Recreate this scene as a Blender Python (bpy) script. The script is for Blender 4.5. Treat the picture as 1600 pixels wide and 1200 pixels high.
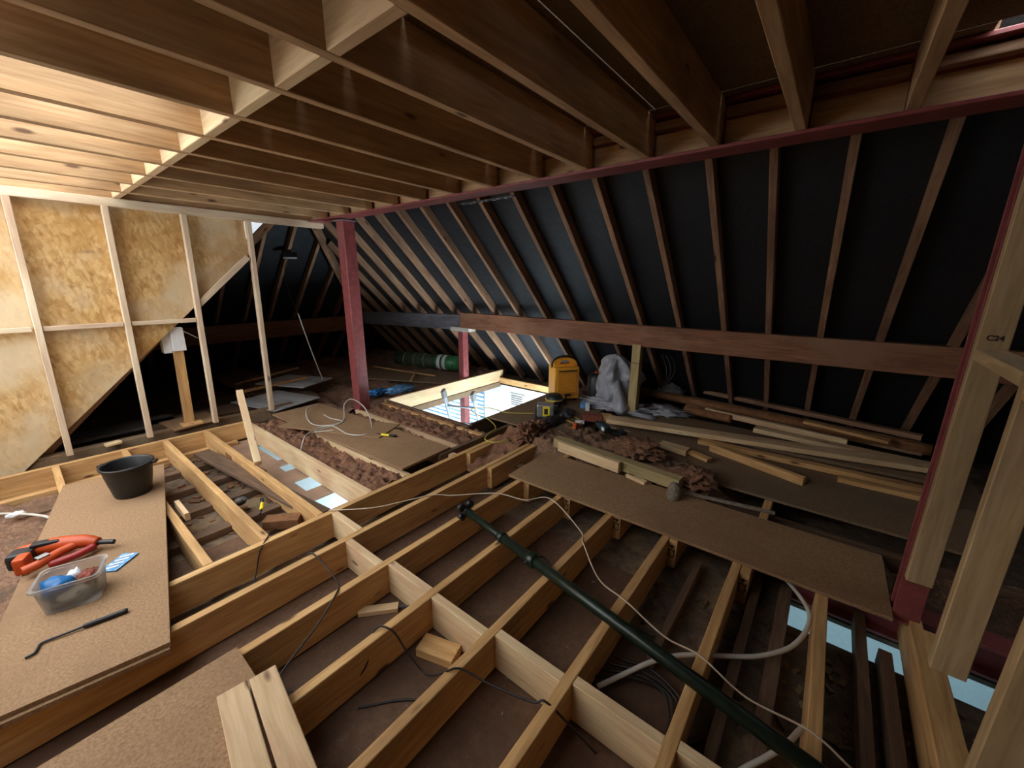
import bpy, bmesh, math, random
from mathutils import Vector, Matrix, noise

for o in list(bpy.data.objects):
    bpy.data.objects.remove(o)
SC = bpy.context.scene
COL = SC.collection
random.seed(7)

# ------------------------------------------------------------------ camera, sky, light, exposure
cam_d = bpy.data.cameras.new('camera')
cam = bpy.data.objects.new('camera', cam_d)
COL.objects.link(cam)
cam_d.sensor_width = 36.0
cam_d.lens = 622.24 / 1600 * 36.0
cam_d.clip_start = 0.05
YAW, PIT, ROL = math.radians(38.559), math.radians(14.536), math.radians(-0.2956)
fw = Vector((math.cos(YAW) * math.cos(PIT), math.sin(YAW) * math.cos(PIT), -math.sin(PIT)))
rt = Vector((math.sin(YAW), -math.cos(YAW), 0))
dn = fw.cross(rt)
r2 = rt * math.cos(ROL) + dn * math.sin(ROL)
d2 = -rt * math.sin(ROL) + dn * math.cos(ROL)
cm = Matrix((r2, -d2, -fw)).transposed().to_4x4()
cm.translation = Vector((0, 0, 1.6))
cam.matrix_world = cm
SC.camera = cam

world = bpy.data.worlds.new('overcast_sky')
SC.world = world
world.use_nodes = True
bg = world.node_tree.nodes['Background']
bg.inputs['Color'].default_value = (0.90, 0.955, 1.0, 1)
bg.inputs['Strength'].default_value = 4.2

def area_lamp(name, loc, rot, sx, sy, power, color):
    d = bpy.data.lights.new(name, 'AREA')
    d.shape = 'RECTANGLE'
    d.size = sx
    d.size_y = sy
    d.energy = power
    d.color = color
    o = bpy.data.objects.new(name, d)
    COL.objects.link(o)
    o.location = loc
    o.rotation_euler = rot
    return o

# ceiling lamps of the lit rooms underneath the loft floor, and an added fill
area_lamp('landing_ceiling_light', (4.2, 5.9, -0.36), (0, 0, 0), 1.2, 1.2, 55, (0.78, 0.92, 1.0))
area_lamp('stair_fill_light', (4.3, 2.75, -1.15), (math.radians(148), 0, 0), 1.4, 0.6, 75, (0.82, 0.94, 1.0))  # added fill, out of view: aimed up to brighten stair trimmer and rafters
area_lamp('bedroom_ceiling_light', (1.4, 3.6, -0.95), (0, 0, 0), 0.8, 1.6, 85, (0.82, 0.93, 1.0))
area_lamp('bathroom_ceiling_light', (2.9, -0.4, -0.75), (0, 0, 0), 0.6, 1.0, 14, (0.70, 0.92, 1.0))

SC.view_settings.view_transform = 'Standard'
SC.view_settings.look = 'None'
SC.view_settings.gamma = 1.0
SC.view_settings.use_curve_mapping = False
SC.view_settings.exposure = 0.68
try:
    SC.cycles.use_denoising = True
    SC.cycles.max_bounces = 10
    SC.cycles.diffuse_bounces = 6
except Exception:
    pass

# ------------------------------------------------------------------ materials
MATS = {}

def new_mat(name):
    m = bpy.data.materials.new(name)
    m.use_nodes = True
    nt = m.node_tree
    b = nt.nodes['Principled BSDF']
    return m, nt, b

def N(nt, t, **kw):
    n = nt.nodes.new(t)
    for k, v in kw.items():
        if k in n.inputs:
            n.inputs[k].default_value = v
        else:
            setattr(n, k, v)
    return n

def ramp(nt, fac, stops):
    r = nt.nodes.new('ShaderNodeValToRGB')
    e = r.color_ramp.elements
    while len(e) < len(stops):
        e.new(0.5)
    for i, (p, c) in enumerate(stops):
        e[i].position = p
        e[i].color = (c[0], c[1], c[2], 1)
    nt.links.new(fac, r.inputs['Fac'])
    return r.outputs['Color']

def mix(nt, fac, a, b, mode='MIX'):
    n = nt.nodes.new('ShaderNodeMix')
    n.data_type = 'RGBA'
    n.blend_type = mode
    for s, v in ((0, fac), (6, a), (7, b)):
        if hasattr(v, 'is_linked') or hasattr(v, 'links'):
            nt.links.new(v, n.inputs[s])
        else:
            n.inputs[s].default_value = (v[0], v[1], v[2], 1) if isinstance(v, (tuple, list)) else v
    return n.outputs[2]

def coords(nt, scale, rnd=True):
    tc = nt.nodes.new('ShaderNodeTexCoord')
    out = tc.outputs['Object']
    if rnd:
        oi = nt.nodes.new('ShaderNodeObjectInfo')
        mu = N(nt, 'ShaderNodeMath', operation='MULTIPLY')
        mu.inputs[1].default_value = 37.0
        nt.links.new(oi.outputs['Random'], mu.inputs[0])
        ad = N(nt, 'ShaderNodeVectorMath', operation='ADD')
        nt.links.new(out, ad.inputs[0])
        nt.links.new(mu.outputs[0], ad.inputs[1])
        out = ad.outputs[0]
    mp = nt.nodes.new('ShaderNodeMapping')
    mp.inputs['Scale'].default_value = scale
    nt.links.new(out, mp.inputs['Vector'])
    return mp.outputs['Vector']

def noise_tex(nt, vec, scale, detail=4, rough=0.6, dist=0.0):
    n = nt.nodes.new('ShaderNodeTexNoise')
    n.inputs['Scale'].default_value = scale
    n.inputs['Detail'].default_value = detail
    n.inputs['Roughness'].default_value = rough
    n.inputs['Distortion'].default_value = dist
    nt.links.new(vec, n.inputs['Vector'])
    return n.outputs['Fac']

def bump(nt, b, h, strength, dist=0.003):
    n = nt.nodes.new('ShaderNodeBump')
    n.inputs['Strength'].default_value = strength
    n.inputs['Distance'].default_value = dist
    nt.links.new(h, n.inputs['Height'])
    nt.links.new(n.outputs['Normal'], b.inputs['Normal'])

def wood(name, dark, mid, light, rough=0.75, knots=True, var=0.25, stain=None):
    m, nt, b = new_mat(name)
    g = noise_tex(nt, coords(nt, (1.2, 16, 16)), 3.0, 5, 0.6, 0.6)
    c = ramp(nt, g, [(0.25, dark), (0.5, mid), (0.75, light)])
    big = noise_tex(nt, coords(nt, (0.8, 3, 3)), 1.6, 2)
    c = mix(nt, 0.5, c, ramp(nt, big, [(0.3, (0.5 - var,) * 3), (0.7, (0.5 + var,) * 3)]), 'OVERLAY')
    if stain:
        s = noise_tex(nt, coords(nt, (1.0, 1.6, 1.6)), 1.4, 4)
        f = ramp(nt, s, [(0.52, (0, 0, 0)), (0.68, (1, 1, 1))])
        c = mix(nt, f, c, stain)
    if knots:
        v = nt.nodes.new('ShaderNodeTexVoronoi')
        v.inputs['Scale'].default_value = 1.0
        nt.links.new(coords(nt, (2.6, 8, 8)), v.inputs['Vector'])
        k = ramp(nt, v.outputs['Distance'], [(0.06, (1, 1, 1)), (0.13, (0, 0, 0))])
        c = mix(nt, k, c, (dark[0] * 0.35, dark[1] * 0.3, dark[2] * 0.3))
    nt.links.new(c, b.inputs['Base Color'])
    b.inputs['Roughness'].default_value = rough
    bump(nt, b, g, 0.25, 0.002)
    MATS[name] = m
    return m

def flecked(name, cols, scale=60, rough=0.85, stretch=(1, 1, 1), patch=None, pscale=2.5, bstr=0.3, bdist=0.002, prange=(0.45, 0.7)):
    m, nt, b = new_mat(name)
    v = coords(nt, stretch)
    a = noise_tex(nt, v, scale, 5, 0.7)
    c = ramp(nt, a, [(0.3, cols[0]), (0.5, cols[1]), (0.72, cols[2])])
    if patch:
        p = noise_tex(nt, v, pscale, 5, 0.65)
        f = ramp(nt, p, [(prange[0], (0, 0, 0)), (prange[1], (1, 1, 1))])
        c = mix(nt, f, c, patch)
    nt.links.new(c, b.inputs['Base Color'])
    b.inputs['Roughness'].default_value = rough
    bump(nt, b, a, bstr, bdist)
    MATS[name] = m
    return m

def plain(name, col, rough=0.5, metal=0.0, mott=0.12, scale=14, spec=0.5):
    m, nt, b = new_mat(name)
    a = noise_tex(nt, coords(nt, (1, 1, 1)), scale, 4)
    lo = tuple(x * (1 - mott) for x in col)
    hi = tuple(min(1, x * (1 + mott)) for x in col)
    c = ramp(nt, a, [(0.35, lo), (0.65, hi)])
    nt.links.new(c, b.inputs['Base Color'])
    b.inputs['Roughness'].default_value = rough
    b.inputs['Metallic'].default_value = metal
    b.inputs['Specular IOR Level'].default_value = spec
    MATS[name] = m
    return m

wood('pine', (0.37, 0.19, 0.065), (0.53, 0.305, 0.12), (0.64, 0.41, 0.185))
wood('pine_pale', (0.50, 0.33, 0.17), (0.62, 0.44, 0.25), (0.70, 0.53, 0.33))
wood('pine_roof', (0.34, 0.19, 0.085), (0.46, 0.285, 0.14), (0.56, 0.38, 0.21), var=0.3)
wood('pine_stud', (0.52, 0.38, 0.25), (0.62, 0.48, 0.33), (0.70, 0.57, 0.43))
wood('pine_tan', (0.34, 0.23, 0.11), (0.44, 0.31, 0.165), (0.52, 0.39, 0.23))
wood('treated', (0.27, 0.20, 0.08), (0.36, 0.28, 0.13), (0.44, 0.35, 0.18), knots=False)
wood('old_rafter', (0.17, 0.085, 0.045), (0.27, 0.15, 0.085), (0.40, 0.24, 0.14), stain=(0.17, 0.085, 0.05))
wood('old_joist', (0.075, 0.04, 0.022), (0.125, 0.072, 0.042), (0.19, 0.118, 0.072), knots=False)
wood('purlin_brown', (0.12, 0.042, 0.020), (0.22, 0.088, 0.042), (0.32, 0.15, 0.078), knots=False, stain=(0.26, 0.13, 0.075))
wood('purlin_grey', (0.08, 0.08, 0.09), (0.12, 0.12, 0.14), (0.17, 0.17, 0.19), knots=False, stain=(0.07, 0.06, 0.06))
wood('grey_board', (0.30, 0.30, 0.30), (0.40, 0.40, 0.40), (0.50, 0.50, 0.50), knots=False)
flecked('chipboard', [(0.18, 0.095, 0.045), (0.28, 0.165, 0.082), (0.39, 0.245, 0.13)], 90, patch=(0.22, 0.125, 0.062), pscale=2.0)
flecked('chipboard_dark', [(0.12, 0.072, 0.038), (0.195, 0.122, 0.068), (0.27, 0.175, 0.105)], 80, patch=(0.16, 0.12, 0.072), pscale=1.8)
flecked('loft_board', [(0.09, 0.045, 0.023), (0.125, 0.066, 0.036), (0.16, 0.09, 0.052)], 30, patch=(0.075, 0.04, 0.023), pscale=1.6)
flecked('dusty_ceiling', [(0.06, 0.04, 0.026), (0.12, 0.082, 0.055), (0.21, 0.15, 0.10)], 14, patch=(0.26, 0.18, 0.095), pscale=2.6, bstr=0.8, bdist=0.012, prange=(0.5, 0.66))
flecked('wool', [(0.13, 0.052, 0.026), (0.26, 0.12, 0.066), (0.40, 0.22, 0.13)], 60, rough=1.0, bstr=1.0, bdist=0.012, patch=(0.14, 0.075, 0.045), pscale=6)
flecked('wool_grey', [(0.12, 0.058, 0.032), (0.24, 0.13, 0.078), (0.40, 0.24, 0.15)], 60, rough=1.0, bstr=1.0, bdist=0.012, patch=(0.11, 0.07, 0.045), pscale=7)
plain('red_oxide', (0.23, 0.055, 0.055), 0.42, mott=0.2)
plain('galvanised', (0.45, 0.48, 0.52), 0.35, 0.8)
plain('aluminium', (0.30, 0.32, 0.36), 0.5, 0.4, mott=0.08)
plain('rubber', (0.05, 0.052, 0.055), 0.7)
plain('grey_rubber', (0.20, 0.20, 0.20), 0.8)
plain('bucket_black', (0.007, 0.007, 0.008), 0.5)
plain('mortar_dust', (0.035, 0.032, 0.028), 0.9)
plain('prop_green', (0.011, 0.022, 0.014), 0.35, 0.2, mott=0.4, scale=30)
plain('yellow_plastic', (0.80, 0.36, 0.03), 0.45, mott=0.1)
plain('yellow_dark', (0.58, 0.24, 0.02), 0.5)
plain('yellow_label', (0.85, 0.66, 0.02), 0.5)
plain('black_plastic', (0.012, 0.012, 0.014), 0.5)
plain('teal_dark', (0.01, 0.035, 0.045), 0.45)
plain('orange_plastic', (0.48, 0.065, 0.010), 0.45)
plain('red_plastic', (0.28, 0.012, 0.012), 0.45)
plain('blue_plastic', (0.01, 0.13, 0.36), 0.4, mott=0.3)
plain('blue_pale', (0.12, 0.32, 0.60), 0.4, mott=0.5, scale=40)
plain('green_wrap', (0.03, 0.16, 0.06), 0.45, mott=0.5, scale=25)
plain('green_mesh', (0.035, 0.06, 0.03), 0.7, mott=0.5, scale=60)
plain('white_plastic', (0.72, 0.74, 0.76), 0.5, mott=0.05)
plain('cable_cream', (0.60, 0.50, 0.36), 0.5, mott=0.05)
plain('cable_black', (0.015, 0.012, 0.011), 0.5)
plain('cable_yellow', (0.50, 0.42, 0.06), 0.5)
plain('pipe_white', (0.55, 0.52, 0.46), 0.45, mott=0.05)
plain('brick_red', (0.20, 0.05, 0.03), 0.9, mott=0.3, scale=40)
plain('brown_tube', (0.20, 0.085, 0.03), 0.8, mott=0.25)
plain('grey_sack', (0.34, 0.35, 0.39), 0.4, mott=0.25, scale=9)
plain('ink', (0.02, 0.012, 0.008), 0.8)
plain('ink_blue', (0.10, 0.12, 0.20), 0.8)
plain('room_white', (0.80, 0.86, 0.88), 0.8, mott=0.03)
plain('room_blue', (0.55, 0.74, 0.80), 0.8, mott=0.03)
plain('stone_grey', (0.19, 0.16, 0.12), 0.95, mott=0.3, scale=40)
plain('pink_pad', (0.50, 0.46, 0.40), 0.8)
plain('steel_dark', (0.05, 0.05, 0.052), 0.4, 0.7)
plain('lining', (0.34, 0.22, 0.15), 0.85, mott=0.15, scale=5)
plain('dark_wall', (0.05, 0.04, 0.035), 0.9)

# OSB: stretched flakes in several directions, stained
def make_osb():
    m, nt, b = new_mat('osb')
    base = coords(nt, (1, 1, 1))
    c = None
    for i, (rot, sc) in enumerate(((0.35, (11, 11, 42)), (-0.75, (12, 12, 40)), (1.25, (10, 10, 38)), (-1.35, (14, 14, 46)))):
        m0 = nt.nodes.new('ShaderNodeMapping')
        m0.inputs['Rotation'].default_value = (0, rot, 0)
        nt.links.new(base, m0.inputs['Vector'])
        mp = nt.nodes.new('ShaderNodeMapping')
        mp.inputs['Scale'].default_value = sc
        nt.links.new(m0.outputs['Vector'], mp.inputs['Vector'])
        v = nt.nodes.new('ShaderNodeTexVoronoi')
        v.inputs['Scale'].default_value = 1.0
        nt.links.new(mp.outputs['Vector'], v.inputs['Vector'])
        cc = ramp(nt, v.outputs['Color'], [(0.1, (0.30, 0.15, 0.035)), (0.5, (0.56, 0.34, 0.12)), (0.9, (0.72, 0.52, 0.26))])
        c = cc if c is None else mix(nt, 0.45, c, cc)
    p = noise_tex(nt, base, 2.6, 5, 0.6)
    f = ramp(nt, p, [(0.50, (0, 0, 0)), (0.66, (0.8, 0.8, 0.8))])
    c = mix(nt, f, c, (0.40, 0.21, 0.045))
    p2 = noise_tex(nt, base, 3.4, 6, 0.7, 0.4)
    f2 = ramp(nt, p2, [(0.63, (0, 0, 0)), (0.70, (1, 1, 1))])
    c = mix(nt, f2, c, (0.20, 0.085, 0.025))
    p3 = noise_tex(nt, base, 1.7, 3, 0.5)
    f3 = ramp(nt, p3, [(0.45, (0, 0, 0)), (0.62, (0.75, 0.75, 0.75))])
    c = mix(nt, f3, c, (0.62, 0.51, 0.34))
    nt.links.new(c, b.inputs['Base Color'])
    b.inputs['Roughness'].default_value = 0.65
    MATS['osb'] = m
make_osb()

def make_felt():
    m, nt, b = new_mat('felt')
    v = coords(nt, (1, 1, 1), False)
    a = noise_tex(nt, v, 55, 4, 0.7)
    c = ramp(nt, a, [(0.3, (0.005, 0.006, 0.008)), (0.7, (0.018, 0.021, 0.027))])
    nt.links.new(c, b.inputs['Base Color'])
    b.inputs['Roughness'].default_value = 0.55
    w = noise_tex(nt, v, 7, 3)
    bump(nt, b, w, 0.6, 0.02)
    MATS['felt'] = m
make_felt()

def make_clear():
    m, nt, b = new_mat('clear_tub')
    b.inputs['Base Color'].default_value = (0.72, 0.72, 0.70, 1)
    b.inputs['Roughness'].default_value = 0.35
    b.inputs['Transmission Weight'].default_value = 0.85
    b.inputs['IOR'].default_value = 1.15
    MATS['clear_tub'] = m
make_clear()

# ------------------------------------------------------------------ helpers
def tag(o, label=None, cat=None, group=None, kind=None):
    if label: o['label'] = label
    if cat: o['category'] = cat
    if group: o['group'] = group
    if kind: o['kind'] = kind
    return o

def link(name, me, parent=None):
    o = bpy.data.objects.new(name, me)
    COL.objects.link(o)
    if parent is not None:
        o.parent = parent
    return o

def empty(name, loc=(0, 0, 0), rz=0.0):
    o = bpy.data.objects.new(name, None)
    COL.objects.link(o)
    o.location = loc
    o.rotation_euler = (0, 0, rz)
    o.empty_display_size = 0.1
    return o

def mesh_of(bm, name, mat, smooth=False):
    me = bpy.data.meshes.new(name)
    bmesh.ops.recalc_face_normals(bm, faces=bm.faces[:])
    if smooth:
        for f in bm.faces:
            f.smooth = True
    bm.to_mesh(me)
    bm.free()
    me.materials.append(MATS[mat])
    return me

_bc = {}
def beam_mesh(L, w, h, mat, ch=0.003):
    key = (round(L, 3), round(w, 4), round(h, 4), mat, ch)
    if key in _bc:
        return _bc[key]
    a, b = w / 2, h / 2
    ch = min(ch, a * 0.3, b * 0.3)
    prof = [(-a + ch, -b), (a - ch, -b), (a, -b + ch), (a, b - ch), (a - ch, b), (-a + ch, b), (-a, b - ch), (-a, -b + ch)]
    v = [(-L / 2, y, z) for y, z in prof] + [(L / 2, y, z) for y, z in prof]
    f = [tuple(range(7, -1, -1)), tuple(range(8, 16))] + [(i, (i + 1) % 8, 8 + (i + 1) % 8, 8 + i) for i in range(8)]
    me = bpy.data.meshes.new('timber')
    me.from_pydata(v, [], f)
    bm = bmesh.new()
    bm.from_mesh(me)
    bmesh.ops.recalc_face_normals(bm, faces=bm.faces[:])
    bm.to_mesh(me)
    bm.free()
    me.materials.append(MATS[mat])
    _bc[key] = me
    return me

def beam(name, p0, p1, w, h, mat, parent=None, up=(0, 0, 1), roll=0.0, ch=0.003):
    """a sawn timber from p0 to p1 (section centre), w across, h along up"""
    p0, p1 = Vector(p0), Vector(p1)
    x = (p1 - p0)
    L = x.length
    x.normalize()
    y = Vector(up).cross(x).normalized()
    z = x.cross(y)
    if roll:
        q = Matrix.Rotation(roll, 3, x)
        y, z = q @ y, q @ z
    o = link(name, beam_mesh(L, w, h, mat, ch), parent)
    M = Matrix((x, y, z)).transposed().to_4x4()
    M.translation = (p0 + p1) / 2
    o.matrix_basis = M
    return o

def slab(name, x0, x1, y0, y1, z0, z1, mat, parent=None, along='x'):
    """axis aligned timber or board; grain along x, y or z"""
    cx, cy, cz = (x0 + x1) / 2, (y0 + y1) / 2, (z0 + z1) / 2
    if along == 'x':
        return beam(name, (x0, cy, cz), (x1, cy, cz), abs(y1 - y0), abs(z1 - z0), mat, parent)
    if along == 'y':
        return beam(name, (cx, y0, cz), (cx, y1, cz), abs(x1 - x0), abs(z1 - z0), mat, parent)
    return beam(name, (cx, cy, z0), (cx, cy, z1), abs(x1 - x0), abs(y1 - y0), mat, parent, up=(0, 1, 0))

def sheet(name, corner, ang, length, width, z, th, mat, parent=None, tilt=0.0, ch=0.0015):
    """board lying flat: near corner, long side along ang, width to its left"""
    c, s = math.cos(ang), math.sin(ang)
    p0 = Vector((corner[0] - s * width / 2, corner[1] + c * width / 2, z + th / 2))
    p1 = p0 + Vector((c, s, tilt)) * length
    return beam(name, p0, p1, width, th, mat, parent, ch=ch)

def prism(name, poly, y0, y1, mat, parent=None):
    """polygon in the x-z plane extruded from y0 to y1"""
    bm = bmesh.new()
    a = [bm.verts.new((x, y0, z)) for x, z in poly]
    b = [bm.verts.new((x, y1, z)) for x, z in poly]
    bm.faces.new(a)
    bm.faces.new(b[::-1])
    n = len(poly)
    for i in range(n):
        bm.faces.new((a[i], a[(i + 1) % n], b[(i + 1) % n], b[i]))
    return link(name, mesh_of(bm, name, mat), parent)

def poly_plate(name, pts, n_off, mat, parent=None):
    """planar polygon with thickness vector n_off"""
    bm = bmesh.new()
    a = [bm.verts.new(p) for p in pts]
    b = [bm.verts.new(Vector(p) + Vector(n_off)) for p in pts]
    bm.faces.new(a)
    bm.faces.new(b[::-1])
    n = len(pts)
    for i in range(n):
        bm.faces.new((a[i], a[(i + 1) % n], b[(i + 1) % n], b[i]))
    return link(name, mesh_of(bm, name, mat), parent)

def smooth_path(pts, n=8):
    P = [Vector(p) for p in pts]
    P = [P[0] * 2 - P[1]] + P + [P[-1] * 2 - P[-2]]
    out = []
    for i in range(1, len(P) - 2):
        for k in range(n):
            t = k / n
            a, b, c, d = P[i - 1], P[i], P[i + 1], P[i + 2]
            out.append(0.5 * ((2 * b) + (c - a) * t + (2 * a - 5 * b + 4 * c - d) * t * t + (3 * b - a - 3 * c + d) * t ** 3))
    out.append(P[-2])
    return out

def tube_bm(bm, pts, r, seg=8, cap=True):
    pts = [Vector(p) for p in pts]
    rr = r if isinstance(r, (list, tuple)) else [r] * len(pts)
    prev = None
    rings = []
    for i, p in enumerate(pts):
        t = (pts[min(i + 1, len(pts) - 1)] - pts[max(i - 1, 0)]).normalized()
        if prev is None:
            u = t.orthogonal().normalized()
        else:
            u = (prev - t * prev.dot(t))
            u = u.normalized() if u.length > 1e-6 else t.orthogonal().normalized()
        prev = u
        w = t.cross(u)
        rings.append([bm.verts.new(p + (u * math.cos(2 * math.pi * k / seg) + w * math.sin(2 * math.pi * k / seg)) * rr[i]) for k in range(seg)])
    for a, b in zip(rings, rings[1:]):
        for k in range(seg):
            bm.faces.new((a[k], a[(k + 1) % seg], b[(k + 1) % seg], b[k]))
    if cap:
        bm.faces.new(rings[0][::-1])
        bm.faces.new(rings[-1])

def tube(name, pts, r, mat, parent=None, seg=8, smooth=True, curve=True, n=8):
    bm = bmesh.new()
    tube_bm(bm, smooth_path(pts, n) if curve else pts, r, seg)
    return link(name, mesh_of(bm, name, mat, smooth), parent)

def box_bm(bm, c, s, rot=None, bev=0.0):
    r = bmesh.ops.create_cube(bm, size=1.0)
    vs = r['verts']
    for v in vs:
        v.co = Vector((v.co.x * s[0], v.co.y * s[1], v.co.z * s[2]))
    if bev:
        es = list({e for v in vs for e in v.link_edges})
        rb = bmesh.ops.bevel(bm, geom=es, offset=bev, segments=2, affect='EDGES', profile=0.6)
        vs = list({v for f in rb['faces'] for v in f.verts} | {v for v in vs if v.is_valid})
    for v in vs:
        p = v.co
        if rot is not None:
            p = rot @ p
        v.co = p + Vector(c)

def part_box(name, c, s, mat, parent, rot=None, bev=0.004):
    bm = bmesh.new()
    box_bm(bm, c, s, rot, bev)
    return link(name, mesh_of(bm, name, mat), parent)

def lathe(name, prof, mat, parent=None, seg=28, closed=False):
    bm = bmesh.new()
    rings = []
    for r, z in prof:
        rings.append([bm.verts.new((r * math.cos(2 * math.pi * k / seg), r * math.sin(2 * math.pi * k / seg), z)) for k in range(seg)])
    for a, b in zip(rings, rings[1:]):
        for k in range(seg):
            bm.faces.new((a[k], a[(k + 1) % seg], b[(k + 1) % seg], b[k]))
    if closed:
        bm.faces.new(rings[0][::-1])
        bm.faces.new(rings[-1])
    return link(name, mesh_of(bm, name, mat, True), parent)

def fbm(p, oct=4):
    return noise.fractal(p, 1.0, 2.0, oct)

def heap(name, x0, x1, y0, y1, zbase, fn, mat, parent=None, step=0.03, amp=0.03, freq=7.0, edge=0.0, seed=0.0):
    """lumpy fibre blanket: grid with a height function and fractal lumps, closed by a skirt"""
    nx, ny = max(2, int((x1 - x0) / step)), max(2, int((y1 - y0) / step))
    bm = bmesh.new()
    g = []
    for j in range(ny + 1):
        row = []
        for i in range(nx + 1):
            u, v = i / nx, j / ny
            x, y = x0 + (x1 - x0) * u, y0 + (y1 - y0) * v
            p = Vector((x * freq + seed, y * freq - seed, seed))
            z = fn(x, y, u, v) + amp * fbm(p, 5) + 0.4 * amp * noise.noise(p * 4.1)
            jx = noise.noise(p * 2.3 + Vector((9, 0, 0))) * step * 0.7
            jy = noise.noise(p * 2.3 + Vector((0, 9, 0))) * step * 0.7
            if edge:
                e = min(u, 1 - u, v, 1 - v) / edge
                if e < 1:
                    z = zbase + (z - zbase) * math.sqrt(max(0, e))
            if 0 < i < nx and 0 < j < ny:
                x += jx
                y += jy
            row.append(bm.verts.new((x, y, max(z, zbase))))
        g.append(row)
    for j in range(ny):
        for i in range(nx):
            bm.faces.new((g[j][i], g[j][i + 1], g[j + 1][i + 1], g[j + 1][i]))
    return tag(link(name, mesh_of(bm, name, mat, True), parent), kind='stuff')

def blob(name, c, s, mat, parent=None, amp=0.25, freq=3.0, seed=0.0, sub=4, flat=True, ridge=False, rz=0.0):
    bm = bmesh.new()
    bmesh.ops.create_icosphere(bm, subdivisions=sub, radius=1.0)
    for v in bm.verts:
        p = v.co.copy()
        q = p * freq + Vector((seed, seed * 2, -seed))
        n = fbm(q, 4)
        if ridge:
            n = abs(noise.noise(q)) * 1.6 - 0.4 + 0.35 * abs(noise.noise(q * 2.2))
        p *= 1 + amp * n
        p = Vector((p.x * s[0], p.y * s[1], p.z * s[2]))
        if flat:
            p.z = max(p.z, -s[2] * 0.55)
        v.co = p
    o = link(name, mesh_of(bm, name, mat, True), parent)
    o.location = (c[0], c[1], c[2] + (s[2] * 0.55 if flat else 0))
    o.rotation_euler = (0, 0, rz)
    return o

def text_part(name, body, size, mat, parent, M):
    cu = bpy.data.curves.new(name, 'FONT')
    cu.body = body
    cu.size = size
    cu.extrude = 0.0004
    cu.offset = 0.0011
    cu.align_x = 'CENTER'
    cu.align_y = 'CENTER'
    tmp = bpy.data.objects.new('tmp', cu)
    COL.objects.link(tmp)
    dg = bpy.context.evaluated_depsgraph_get()
    me = bpy.data.meshes.new_from_object(tmp.evaluated_get(dg))
    bpy.data.objects.remove(tmp)
    me.materials.clear()
    me.materials.append(MATS[mat])
    o = link(name, me, parent)
    o.matrix_basis = M
    return o

def basis(x, y, z, loc):
    M = Matrix((Vector(x), Vector(y), Vector(z))).transposed().to_4x4()
    M.translation = Vector(loc)
    return M

# ------------------------------------------------------------------ floor: old ceiling seen from above, with openings
def grid_with_holes(name, xs, ys, holes, z0, z1, mat):
    bm = bmesh.new()
    for i in range(len(xs) - 1):
        for j in range(len(ys) - 1):
            cx, cy = (xs[i] + xs[i + 1]) / 2, (ys[j] + ys[j + 1]) / 2
            if any(a < cx < b and c < cy < d for a, b, c, d in holes):
                continue
            box_bm(bm, (cx, cy, (z0 + z1) / 2), (xs[i + 1] - xs[i], ys[j + 1] - ys[j], z1 - z0))
    bmesh.ops.remove_doubles(bm, verts=bm.verts[:], dist=0.0005)
    # drop the inner walls between neighbouring cells
    inner = [f for f in bm.faces if all(len(e.link_faces) > 2 for e in f.edges)]
    bmesh.ops.delete(bm, geom=[f for f in inner if abs(f.normal.z) < 0.5], context='FACES')
    return link(name, mesh_of(bm, name, mat))

HOLES = [(3.10, 5.42, 3.10, 4.60), (1.30, 1.67, 2.88, 4.90), (2.35, 2.56, -0.95, -0.03)]
xs = sorted({-1.4, 6.6} | {h[0] for h in HOLES} | {h[1] for h in HOLES})
ys = sorted({-2.0, 9.7} | {h[2] for h in HOLES} | {h[3] for h in HOLES})
floor = tag(grid_with_holes('floor', xs, ys, HOLES, -0.25, -0.225, 'dusty_ceiling'), kind='structure')

# smooth old loft boards under the new joists
LB = [(-0.6, 2.16, 1.47, 1.79), (-0.6, 2.20, 1.09, 1.43), (-0.6, 2.16, 0.66, 1.02), (-0.6, 1.75, 0.27, 0.62), (-0.6, 2.3, 1.87, 2.17), (-0.6, 1.2, -0.14, 0.21)]
for x0, x1, y0, y1 in LB:
    slab('loft_board', x0, x1, y0 - 0.02, y1 + 0.03, -0.223, -0.205, 'loft_board', floor)
slab('loft_board', 0.3, 1.3, 2.72, 3.12, -0.223, -0.205, 'loft_board', floor)

# new floor joists, 47 x 195, running away to the right
JW, JD = 0.047, 0.195
FY = [2.60, 2.23, 1.84, 1.45, 1.043, 0.643, 0.233, -0.168, -0.53]
FX1 = [3.05, 3.2, 2.52, 2.52, 2.52, 2.52, 2.52, 2.52, 2.72]
for y, x1 in zip(FY, FX1):
    slab('joist', -0.7, x1, y - JW, y, -JD, 0, 'pine', floor)
# lapped joists on the far side of the steel; their sawn ends carry the grade stamp
LAPX = [(2.50, 2.60, 3.7), (2.39, 2.23, 3.4), (2.41, 1.84, 4.4), (2.41, 1.45, 4.4), (2.42, 1.043, 4.4), (2.37, 0.643, 4.4), (2.32, 0.233, 4.4)]
for i, (x, y, xe) in enumerate(LAPX):
    j = slab('lapped_joist', x, xe, y - 2 * JW - 0.006, y - JW - 0.001, -JD + 0.002, -0.004, 'pine', floor)
    if i >= 3:
        yc = y - 1.5 * JW - 0.0035
        L = xe - x
        text_part('grade_stamp', 'C24', 0.056, 'ink', j, basis((0, 0, 1), (0, 1, 0), (-1, 0, 0), (-L / 2 - 0.0008, 0, 0.02)))
slab('joist', 2.3, 3.62, 2.70, 2.75, -JD, -0.005, 'old_joist', floor)
# noggins between the joists
NX = [1.16, 1.055, 1.10, 1.093, 1.13, 1.155, 1.175, 1.2]
for i in range(8):
    y1, y0 = FY[i] - JW - 0.001, FY[i + 1] + 0.001
    slab('noggin', NX[i], NX[i] + JW, y0, y1, -JD, -0.002, 'pine_pale', floor, 'y')
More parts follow.
